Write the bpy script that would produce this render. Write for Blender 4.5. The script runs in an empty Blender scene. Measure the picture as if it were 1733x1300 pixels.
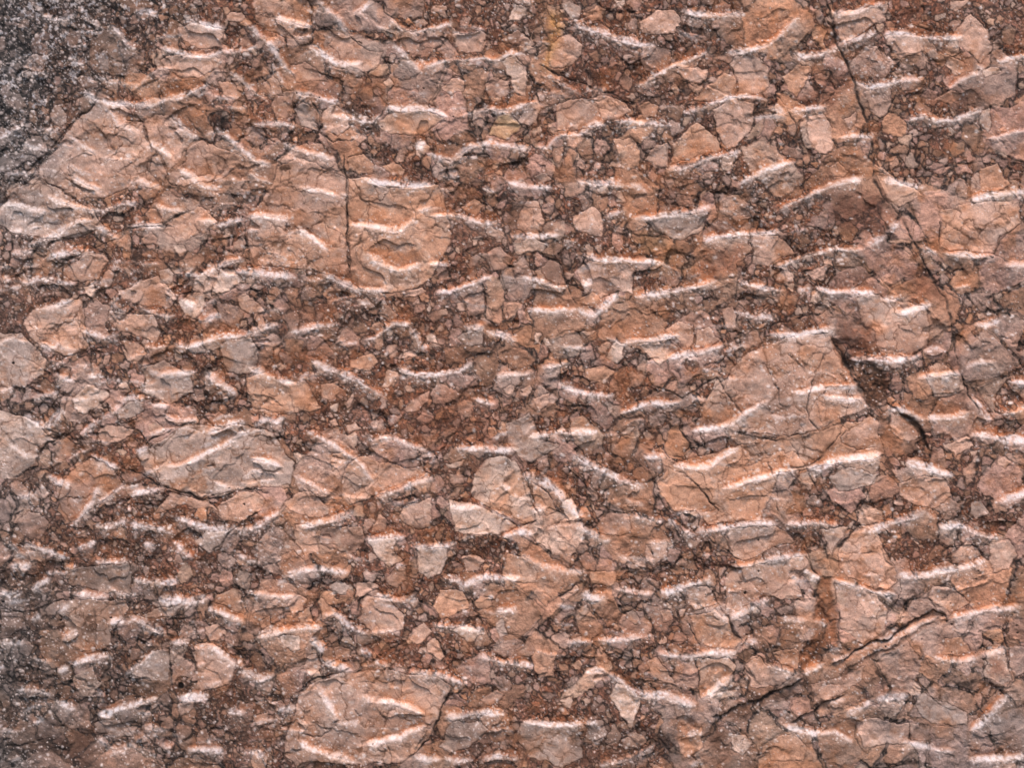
import bpy, math
import numpy as np

# ------------------------------------------------------------------ camera, sky, sun, exposure
scene = bpy.context.scene
C = scene.collection
ZC = 1.60                                   # height of the middle of the view above the ground
cam_d = bpy.data.cameras.new('camera'); cam = bpy.data.objects.new('camera', cam_d); C.objects.link(cam)
cam_d.sensor_width = 36.0; cam_d.lens = 60.0
cam.location = (0.0, -1.733*60.0/36.0, ZC); cam.rotation_euler = (math.radians(90), 0, 0)
cam_d.clip_end = 60; cam_d.clip_start = 0.05
scene.camera = cam
SUN_EL, SUN_AZ = 62.0, 4.0                  # high soft light, nearly frontal, a little from the right
world = bpy.data.worlds.new('World'); scene.world = world; world.use_nodes = True
wn = world.node_tree.nodes; wl = world.node_tree.links
bg = wn['Background']; sky = wn.new('ShaderNodeTexSky'); sky.sky_type = 'NISHITA'; sky.sun_disc = False
sky.sun_elevation = math.radians(SUN_EL); sky.sun_rotation = math.radians(180 - SUN_AZ)
wl.new(sky.outputs[0], bg.inputs[0]); bg.inputs[1].default_value = 0.10
sun_d = bpy.data.lights.new('sun', 'SUN'); sun = bpy.data.objects.new('sun', sun_d); C.objects.link(sun)
sun_d.energy = 2.0; sun_d.angle = math.radians(22); sun_d.color = (1.0, 0.89, 0.785)
sun.location = (0.4, -3, 5)
sun.rotation_euler = (math.radians(90 - SUN_EL), 0, math.radians(SUN_AZ))
vs = scene.view_settings; vs.view_transform = 'Standard'; vs.look = 'None'; vs.gamma = 1.0
vs.use_curve_mapping = False; vs.exposure = 1.23
scene.render.film_transparent = False
scene.cycles.use_denoising = True
scene.cycles.max_bounces = 4
ALB = np.array([1.0, 0.965, 0.935], np.float32)                                   # overall reflectance of the stone
# ---- surveyed features of the rock; coordinates are millimetres on the face times 3.466, per survey tile ----
TX = {'1': 0, '2': 400, '3': 800, '4': 1233}
TY = {'A': 0, 'B': 320, 'C': 630, 'D': 925}
# chisel marks: "tile width strength x,y x,y ..."
MARKS = """
D4 9 .5 600,680 700,630 820,580 920,535
A1 10 .8 1090,115 1150,125 1230,140 1320,150
A1 12 .5 800,60 860,60 930,90
A1 8 .5 330,110 400,95 440,85
A1 8 .6 500,80 560,130 610,170
A1 9 .6 660,150 710,190 750,250 800,285
A1 9 .9 950,280 1010,285 1080,310 1130,330 1200,325 1300,290
A1 8 .7 1300,290 1380,295 1440,290 1500,265
A1 10 .8 500,540 560,570 640,600 760,600 850,605 950,590 1040,560 1130,530 1210,490
A1 8 .6 0,800 60,770 130,735
A1 8 .4 0,400 60,390 100,300
A1 8 .6 140,380 180,420 280,410
A1 8 .4 410,320 450,360 490,400
A1 9 .5 570,450 640,480 740,490 820,490 860,440 930,400
A1 9 .5 1350,420 1420,470 1480,520 1560,580
A1 10 .7 1450,130 1500,190 1560,230 1610,290 1660,370 1720,430
A1 8 .7 1600,370 1640,440 1680,510
A1 9 .5 640,640 700,730 780,760 810,770
A1 12 .7 1010,680 1080,760 1160,810
A1 10 .7 890,830 950,870 1000,920
A1 9 .8 1280,740 1340,800 1400,860 1470,910 1530,960
A1 8 .4 200,740 280,750 340,780
A1 8 .4 400,790 470,840 560,900
A1 8 .3 600,920 700,935 780,930
A1 9 .8 1060,990 1130,1030 1190,1080 1280,1110
A1 9 .6 420,1030 500,1080 600,1110
A1 9 .5 800,1040 880,1080 940,1100
A1 9 .7 280,1140 360,1180 430,1210 520,1235 620,1220 720,1190 800,1190
A1 10 .6 0,1190 80,1190 180,1220 260,1240
A1 8 .5 900,1190 980,1220 1060,1225
A1 8 .5 1440,1010 1520,1050 1580,1070
A1 10 .7 1490,720 1560,715 1650,720 1733,740
A2 8 .8 230,90 300,115 390,140 440,145
A2 9 .7 480,0 540,50 600,110 630,160 680,210
A2 10 .9 690,70 740,50 790,10
A2 9 .9 910,110 970,160 1060,185 1150,160 1270,130
A2 8 .5 1300,140 1380,150 1450,185
A2 12 1 430,260 500,310 580,350 660,370 730,360
A2 8 .9 930,260 990,310 1040,370 1080,415
A2 9 1 1110,390 1160,370 1240,350
A2 9 1 1280,345 1370,345 1450,335 1530,340 1600,310 1690,310
A2 11 .9 350,540 420,550 500,575 600,600
A2 9 .9 570,670 640,680 740,710 800,710 840,670
A2 10 1 880,620 960,635 1070,635 1160,645 1240,680
A2 9 .7 280,840 360,870 420,890 570,930
A2 9 .6 0,860 60,890 110,930 200,970
A2 8 .8 390,1095 460,1110 520,1120 600,1150
A2 10 1 750,1050 830,1065 930,1075 1050,1085 1150,1080
A2 14 .8 1050,840 1110,850
A2 9 .8 1130,900 1190,910 1260,940 1310,900 1370,860 1450,835 1530,840 1700,860
A2 8 .6 90,1020 150,1050 190,1060
A2 9 .5 1450,1100 1520,1120
A3 12 .8 600,140 660,160 740,190 830,220 920,240 1010,260 1070,265
A3 7 1 960,495 1010,480 1070,435 1140,400 1200,370 1270,340 1350,305 1380,280
A3 11 .9 1240,55 1310,85 1400,80 1480,85 1580,80
A3 9 .7 250,0 320,0 350,10
A3 8 .7 460,440 520,480 570,510 630,545
A3 8 .6 390,550 450,545 520,535
A3 8 .9 60,625 150,640 230,635 300,610 370,595
A3 8 .5 700,490 760,520 790,540
A3 8 .6 0,855 80,835 160,835 240,860 320,860
A3 8 .8 380,860 440,865 490,800 560,785 630,785 690,730 720,720 780,735
A3 9 1 840,715 930,705 1010,715 1090,730 1150,735
A3 9 1 1160,990 1220,985 1300,950 1380,925 1460,905 1560,885
A3 9 .9 1240,660 1300,640 1370,615 1440,590 1500,570 1570,560
A3 7 .5 1640,570 1733,580
A3 9 .8 200,1060 280,1075 360,1095 460,1095
A3 10 1 620,1060 700,1070 780,1070 880,1080
A3 8 .5 900,1080 980,1090 1030,1130
A3 9 1 940,1275 1040,1275 1150,1255 1260,1235 1390,1210
A3 9 .7 780,1270 840,1250 890,1220
A4 9 .9 0,300 80,295 160,280 230,255 290,220 340,170 390,110
A4 8 .8 600,60 680,75 760,60 830,30 920,10
A4 9 .9 400,300 450,325 540,310 620,275 700,240 790,210 860,190
A4 9 1 930,190 1030,195 1130,210 1240,215 1370,215
A4 8 .6 1450,370 1500,400
A4 8 1 1590,360 1660,335 1733,325 1780,322
A4 9 .9 750,480 820,500 920,495 1000,470 1130,455
A4 8 .9 1300,510 1360,470 1420,440 1470,420
A4 8 .9 370,640 430,635 500,625 570,620
A4 8 .6 0,560 60,560 130,565 200,575
A4 9 .6 230,640 280,620 330,660
A4 10 1 1050,690 1140,670 1220,700 1320,700 1400,670 1480,640
A4 8 .9 660,800 740,795 850,800
A4 8 .9 1530,805 1610,795 1690,770 1733,765
A4 8 1 60,1080 130,1040 210,1000 290,965 380,945
A4 9 1 300,1235 360,1190 450,1150 540,1110 640,1075 780,1045
A4 12 .6 920,1050 1000,1060 1080,1080 1140,1085
A4 10 1 1420,1170 1500,1145 1600,1135 1733,1120 1790,1115
A4 7 .4 850,310 920,390
B1 9 .8 200,300 260,290 330,260 400,210 480,180 540,190
B1 9 .7 570,225 620,250 690,280
B1 9 .8 750,215 810,205 860,215 950,215
B1 9 .5 60,230 130,235
B1 9 .9 280,400 340,380 430,365 540,365
B1 9 .6 80,360 140,375 190,350
B1 8 .5 0,440 60,450
B1 8 .9 1180,180 1230,180 1290,200 1350,190 1420,175
B1 12 1 1460,160 1530,145 1620,160 1690,175
B1 8 .7 0,520 100,540 160,550 220,525 290,530 360,545 430,540
B1 9 .6 60,580 120,570
B1 8 .8 220,695 290,690 350,670 410,650
B1 8 .5 640,460 700,465 800,480
B1 8 .8 670,670 710,700 740,720
B1 9 .6 650,690 700,610 740,600 780,560 820,540
B1 9 .6 980,580 1020,620 1050,640
B1 9 .8 820,680 880,710 940,730 1020,740
B1 9 .7 1070,640 1110,670 1150,690
B1 7 .5 820,430 880,435 930,430
B1 8 .6 900,90 960,110 1060,125
B1 9 .7 1190,780 1230,750 1290,740
B1 8 .8 1140,510 1190,495 1250,465 1300,430 1370,410 1430,405
B1 10 1 1390,480 1460,485 1530,490 1620,500 1720,510
B1 10 .7 470,820 530,840 610,860 690,850
B1 8 .9 230,910 280,930 330,945
B1 8 .7 850,920 920,930 980,920
B1 9 1 1030,905 1100,920 1180,900 1260,870 1350,855 1430,855 1480,830 1560,805 1620,800
B1 9 .7 520,1090 600,1095
B1 8 .7 340,1080 380,1110 440,1120
B1 8 .5 0,1190 70,1160
B1 9 .8 920,1105 980,1080 1060,1075 1140,1070
B1 9 1 1210,1075 1270,1120 1330,1160 1380,1200
B1 9 1 1470,1050 1540,1080 1620,1110 1720,1140
B1 8 .6 1740,1140 1790,1100 1860,1095
B1 10 .8 200,1220 270,1210 340,1190
B1 9 .7 700,1240 780,1220 840,1230
B1 8 .7 900,1265 990,1275
B2 10 .8 360,220 420,270 480,310 530,350
B2 10 1 670,210 740,210 820,220 900,240 960,235 1000,200 1030,175
B2 8 1 1150,150 1230,145 1310,145 1370,165 1440,185 1540,195
B2 9 .9 780,370 830,410 880,450 950,475 1020,455 1070,440
B2 8 .7 1130,440 1190,435 1250,445
B2 9 1 510,490 580,520 640,555 700,585 780,590 870,595
B2 9 1 1180,600 1250,600 1320,575 1390,550 1440,525 1490,510
B2 8 .9 330,830 400,815 490,795 590,790
B2 8 1 760,875 810,865 860,830 920,780 980,785 1020,790
B2 8 .8 1040,820 1070,870 1090,920 1120,960
B2 12 .9 1340,800 1400,805 1450,815
B2 9 .7 1480,830 1560,850 1640,890
B2 9 1 440,1000 520,1045 600,1070 660,1100 730,1130 790,1165 860,1210
B2 8 1 940,1040 1000,1075 1060,1090 1150,1090 1230,1075 1310,1060 1380,1020
B2 8 .8 1530,1085 1600,1090 1720,1085
B2 9 .7 1400,1230 1460,1250 1510,1260
B3 10 .7 230,270 330,270 420,270 500,270
B3 8 .7 540,300 610,310
B3 9 1 1360,300 1420,275 1500,265 1590,255 1640,255 1733,250 1790,245
B3 9 1 660,380 740,405 820,410 900,415 990,415 1050,420 1110,440
B3 7 .5 1110,440 1180,475 1220,490
B3 9 .9 270,515 340,525 420,540 480,560 550,570
B3 8 1 330,705 410,700 490,705 560,705 610,705
B3 10 1 620,700 700,735 750,700 800,650 850,610
B3 12 .8 640,550 700,540
B3 8 1 960,630 1040,610 1120,600 1200,590 1290,570 1360,555 1430,535
B3 8 .8 1560,535 1630,555 1733,580 1820,590
B3 9 .7 1540,715 1600,735 1680,745 1733,745 1790,740
B3 8 .9 890,885 960,885 1040,885 1110,870 1210,860
B3 9 1 1150,1000 1210,970 1290,960 1380,940 1470,910
B3 8 .6 1480,950 1560,920
B3 9 1 520,1155 600,1180 680,1200 760,1210 820,1205
B3 9 .8 150,1080 250,1085 350,1080
B3 9 1 410,1045 480,1035 560,1020
B4 8 .9 300,455 350,430 410,405 470,385 550,370 610,350 700,350 780,345
B4 10 1 810,330 860,300 910,270
B4 10 .7 930,240 1000,190
B4 9 1 520,580 600,600 700,600 780,605 860,610
B4 9 .5 410,590 480,600
B4 8 .6 900,640 980,640 1040,630
B4 11 1 990,725 1050,710 1110,695 1180,675
B4 10 1 250,850 320,855 400,855 470,840 560,820 610,810
B4 9 .9 1270,375 1340,380 1450,385 1550,390
B4 8 .8 1130,340 1180,360 1230,380
B4 9 1 1630,440 1733,440 1800,440
B4 10 .8 1450,790 1520,790 1590,765
B4 9 1 730,990 810,995 900,1000 980,1000 1060,990 1120,970
B4 8 .6 1150,945 1220,935 1270,950
B4 8 1 1120,1105 1190,1090 1270,1080 1360,1070
B4 7 .7 1400,1040 1480,1015 1560,1005
B4 8 1 1650,1125 1733,1130 1780,1135
B4 8 .6 0,940 60,915
B4 10 .9 380,1190 470,1180 560,1160 640,1155 720,1165 760,1165
B4 8 .9 560,1215 650,1225 780,1230
B4 7 .5 1340,580 1420,560
C1 12 .9 160,250 210,290 260,315 310,280 350,220
C1 9 .7 470,350 530,310 590,275 650,240 700,200
C1 11 .9 1210,360 1270,330 1340,300 1440,290
C1 8 .6 960,250 1000,270 1060,280 1150,285
C1 12 .8 1490,310 1560,270 1620,290 1680,260
C1 10 .8 790,470 830,450 870,440
C1 8 .8 545,480 600,510 650,545 700,555
C1 8 .6 400,510 450,480 510,450
C1 8 .7 990,550 1050,550 1110,520 1160,500 1220,470 1290,440 1390,375
C1 7 .4 840,610 890,580 960,540
C1 10 .9 1470,510 1540,515 1600,525 1650,550
C1 9 .7 1260,640 1310,660 1370,690
C1 10 .7 110,720 150,730 200,700
C1 10 .6 280,600 330,640 420,650
C1 8 .9 590,760 640,730 690,690 720,660
C1 9 .9 410,900 450,860 500,800 540,760 550,710 590,670
C1 10 .8 780,710 850,700 930,680
C1 8 .9 560,895 640,905 700,880 750,870
C1 8 .8 770,890 830,900 900,905 960,920 1020,950
C1 9 1 1030,855 1090,870 1160,890 1230,910 1310,915 1380,920
C1 10 .9 1400,920 1480,910 1540,880 1590,850 1640,820
C1 9 .7 460,1030 520,1005 560,990
C1 9 .8 150,1000 220,1025 290,1050 340,1070 390,1090
C1 8 1 1020,1000 1060,1030 1090,1060 1130,1085
C1 7 .8 50,990 80,1020 110,1060 150,1090
C1 8 .6 840,1010 910,1020
C1 9 .7 60,1135 120,1140 170,1140
C2 8 .7 420,340 470,370 530,400 590,430 640,470 700,500 740,550 800,640
C2 9 .8 780,360 800,400 850,380 920,375 980,410 1040,430 1100,450
C2 8 .9 1290,440 1370,450 1450,445 1530,450 1640,450
C2 8 .6 1120,460 1150,500 1140,540
C2 9 .6 350,610 410,640 470,660 510,690 570,710
C2 9 1 820,735 880,710 940,690 1000,665 1060,640 1150,620
C2 11 1 380,900 430,895 500,880 560,860 620,840 680,810
C2 10 1 760,980 840,975 920,965 980,965
C2 9 1 1040,1020 1130,1020 1210,1015 1280,1000
C2 12 .8 1250,770 1310,790 1380,790 1450,790
C2 9 .6 1500,810 1560,840 1620,870
C2 7 .6 1560,650 1600,690
C2 8 .9 1570,960 1620,940 1680,935 1730,945
C2 9 .9 270,1190 330,1180 400,1155 470,1145 540,1150 600,1170 650,1170
C2 9 .7 0,1060 60,1090 130,1120
C2 9 .9 1220,1210 1290,1215 1330,1245 1400,1220 1490,1205 1560,1210 1660,1205
C2 10 .8 240,1240 290,1210
C2 8 .4 880,750 940,770 1010,770 1080,740
C3 8 1 870,240 940,210 1010,185 1080,180 1150,180 1210,175
C3 9 1 350,380 410,360 480,350 560,355 640,350 720,350
C3 11 .9 590,480 650,520 720,560 790,590 860,620 930,650 1000,675
C3 9 .9 1010,495 1070,490 1120,500
C3 8 .9 1190,545 1270,555 1340,555 1400,545 1450,500 1550,445
C3 9 1 1300,340 1370,330 1450,320 1520,285 1600,235 1670,200 1733,170
C3 8 1 1480,675 1550,660 1630,635 1733,610 1810,585 1891,570
C3 13 .7 300,600 360,620 430,640 490,680 540,740 600,800 650,860
C3 11 .9 620,880 680,930 740,970 800,985
C3 9 1 1310,930 1400,920 1490,910 1570,890 1650,880 1733,885 1770,887
C3 8 .8 930,840 990,850 1060,860 1120,860
C3 8 .7 1150,860 1200,900 1260,930 1310,950
C3 8 .6 1180,830 1250,810 1330,830 1420,835
C3 7 .7 1040,1000 1110,1000 1180,985
C3 9 .7 300,1075 360,1110 420,1140 500,1160 600,1175 650,1160
C3 8 .5 860,1070 920,1110 1000,1140
C3 9 1 1100,1280 1180,1280 1250,1250 1320,1230 1390,1195
C4 11 .9 470,555 540,560 600,530 670,510 750,500 820,490 890,480
C4 8 .9 930,200 1000,220 1060,235 1110,265 1150,275
C4 9 1 1170,275 1240,265 1320,255 1400,240
C4 8 .9 1430,150 1480,210 1540,290
C4 8 .9 1600,240 1660,230 1733,215
C4 13 1 1430,375 1530,370 1600,390 1680,390 1733,400 1800,405
C4 11 .9 1050,520 1110,545 1180,560 1250,590 1310,600
C4 10 1 1580,750 1640,730 1733,705 1770,695
C4 8 .9 340,890 420,890 500,880 580,885 640,890
C4 9 1 790,935 850,915 930,890 1010,865 1080,840 1150,810
C4 8 .8 1150,810 1200,860
C4 11 .9 1230,910 1310,905 1380,905 1440,930 1510,960 1590,965
C4 9 1 1000,1185 1080,1190 1160,1180 1240,1160 1330,1150 1420,1130 1500,1100
D1 8 .7 380,130 440,115
D1 8 .9 550,90 610,90 680,90 750,85
D1 9 1 780,190 850,200 930,210 990,210 1040,190
D1 9 .8 190,250 240,215 290,190
D1 9 .7 0,275 60,285 120,265
D1 8 .8 440,285 500,275 570,285 630,290
D1 11 .9 940,310 1010,315 1090,320 1150,310 1220,300
D1 11 .9 180,430 230,400
D1 12 .6 340,380 400,350
D1 9 .7 640,440 690,440 730,420
D1 8 1 770,410 830,440 890,475 960,500
D1 9 .9 1440,260 1510,280 1580,290 1650,290 1733,290
D1 8 .9 1230,360 1290,385 1350,410 1420,440
D1 9 .8 370,545 410,520 450,500
D1 9 .7 0,565 60,560 140,560
D1 9 .9 430,690 490,665 560,650 640,640
D1 9 .6 340,730 400,710
D1 9 .7 1000,560 1060,555 1110,550
D1 8 .7 860,560 890,580
D1 8 .9 740,750 790,700 850,660 900,610
D1 8 .8 1220,580 1280,610 1320,650 1380,690 1430,710
D1 9 .8 100,830 170,835 230,850 290,865
D1 9 .7 320,900 370,920 430,950
D1 10 1 580,980 640,975 700,950 790,930 880,905 920,890
D1 12 .8 1040,880 1120,885 1220,880
D1 12 .8 1340,970 1430,975
D1 9 .8 850,1050 910,1070 980,1080
D1 10 .9 650,1210 700,1190 770,1160
D1 8 .6 800,1150 860,1110
D1 11 .9 1110,1190 1180,1190 1250,1205 1310,1200
D1 10 .8 1440,1200 1500,1215 1560,1240
D1 8 .6 960,1150 1000,1190
D1 12 .9 1430,730 1490,770 1550,770 1600,750
D1 10 .6 200,1040 260,1010
D1 10 .6 60,1260 120,1230
D1 8 .6 575,840 600,880 620,940
D2 9 1 130,530 200,510 280,490 360,475 500,475
D2 12 .9 440,540 480,580 520,620
D2 9 .8 500,660 560,690 620,710 670,725
D2 9 1 560,370 610,410 650,450 700,480 760,510
D2 11 .9 820,290 880,295 940,310 1010,310 1070,315
D2 8 .5 790,510 860,495 950,495
D2 9 .9 1160,460 1230,465 1310,465 1380,490 1450,490
D2 9 .9 1530,375 1590,370 1650,375
D2 10 .9 1430,640 1490,660 1560,675 1640,690 1733,695
D2 12 .5 740,600 790,640
D2 9 .8 820,660 880,700
D2 9 .9 1030,730 1110,740 1180,750 1250,770 1340,805
D2 8 .6 920,715 1000,715
D2 8 .7 480,820 510,870 540,920 570,970 610,1040
D2 8 .9 750,870 800,910
D2 8 .9 830,910 900,910 960,920 1010,935 1090,975
D2 8 .9 770,1165 830,1150 890,1130 960,1120 1010,1085 1100,1060
D2 9 .9 370,1150 430,1185 490,1205 550,1230 620,1240 690,1260
D2 9 .8 240,965 340,945
D2 11 .9 1230,1000 1310,990 1400,970 1480,975 1560,975
D2 9 .8 1050,1230 1110,1240 1200,1250
D2 8 .7 1220,1245 1300,1250 1380,1245
D2 12 .8 1460,1230 1540,1230 1640,1235
D3 14 1 645,275 700,290 780,300
D3 8 .7 850,250 940,260 1050,270
D3 9 .9 560,560 620,545 700,560
D3 9 1 740,545 800,545 900,535 980,520
D3 9 1 1100,620 1180,635 1270,640 1360,620 1440,620 1540,610
D3 9 .7 670,740 730,720 780,735
D3 10 .9 800,740 870,780 920,830 980,860 1050,875 1130,870 1200,890 1300,930
D3 9 .9 1340,890 1400,850 1450,810 1520,760
D3 9 1 310,1025 380,1030 470,1050 560,1050 640,1040
D3 9 .8 660,1040 720,1010
D3 8 .8 1260,1115 1320,1070
D3 9 .8 750,1280 830,1260 920,1240 1000,1200 1060,1160
D3 10 .8 60,1245 130,1235 200,1235 270,1235
D3 8 .6 1280,1290 1340,1250
D3 8 1 1510,415 1560,390 1630,350 1690,320 1740,300
D3 8 .5 1400,370 1450,400 1500,440
D3 8 .6 1590,570 1660,545
D4 8 1 40,115 110,110 200,85 300,65 450,50
D4 8 .8 450,140 500,165 540,180
D4 9 1 620,190 700,210 780,240 850,265 960,280
D4 8 .7 310,415 380,425 450,435
D4 8 .6 500,435 580,450
D4 8 1 1310,420 1380,400 1460,380 1550,365 1650,360 1700,345
D4 9 1 1210,650 1290,665 1380,665 1460,650
D4 9 .7 1480,640 1560,620 1640,600
D4 10 .5 920,545 980,520 1060,480 1140,445 1220,415
D4 7 1 250,690 320,715 390,735
D4 9 .8 440,735 500,705 550,680
D4 8 .6 590,605 650,590
D4 9 .9 330,1050 390,1075 460,1090 540,1095 620,1080 680,1120 720,1150
D4 8 .6 590,910 680,890
D4 10 .8 690,980 780,940 830,900
D4 16 .6 870,890 950,885 1040,870
D4 10 1 1425,1075 1480,1040 1530,980 1580,930 1630,870
D4 9 .7 1030,1150 1100,1165 1200,1185 1310,1190
D4 10 1 1420,1255 1500,1245 1590,1245 1660,1240 1733,1220
D4 9 .7 0,620 40,605
"""
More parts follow.
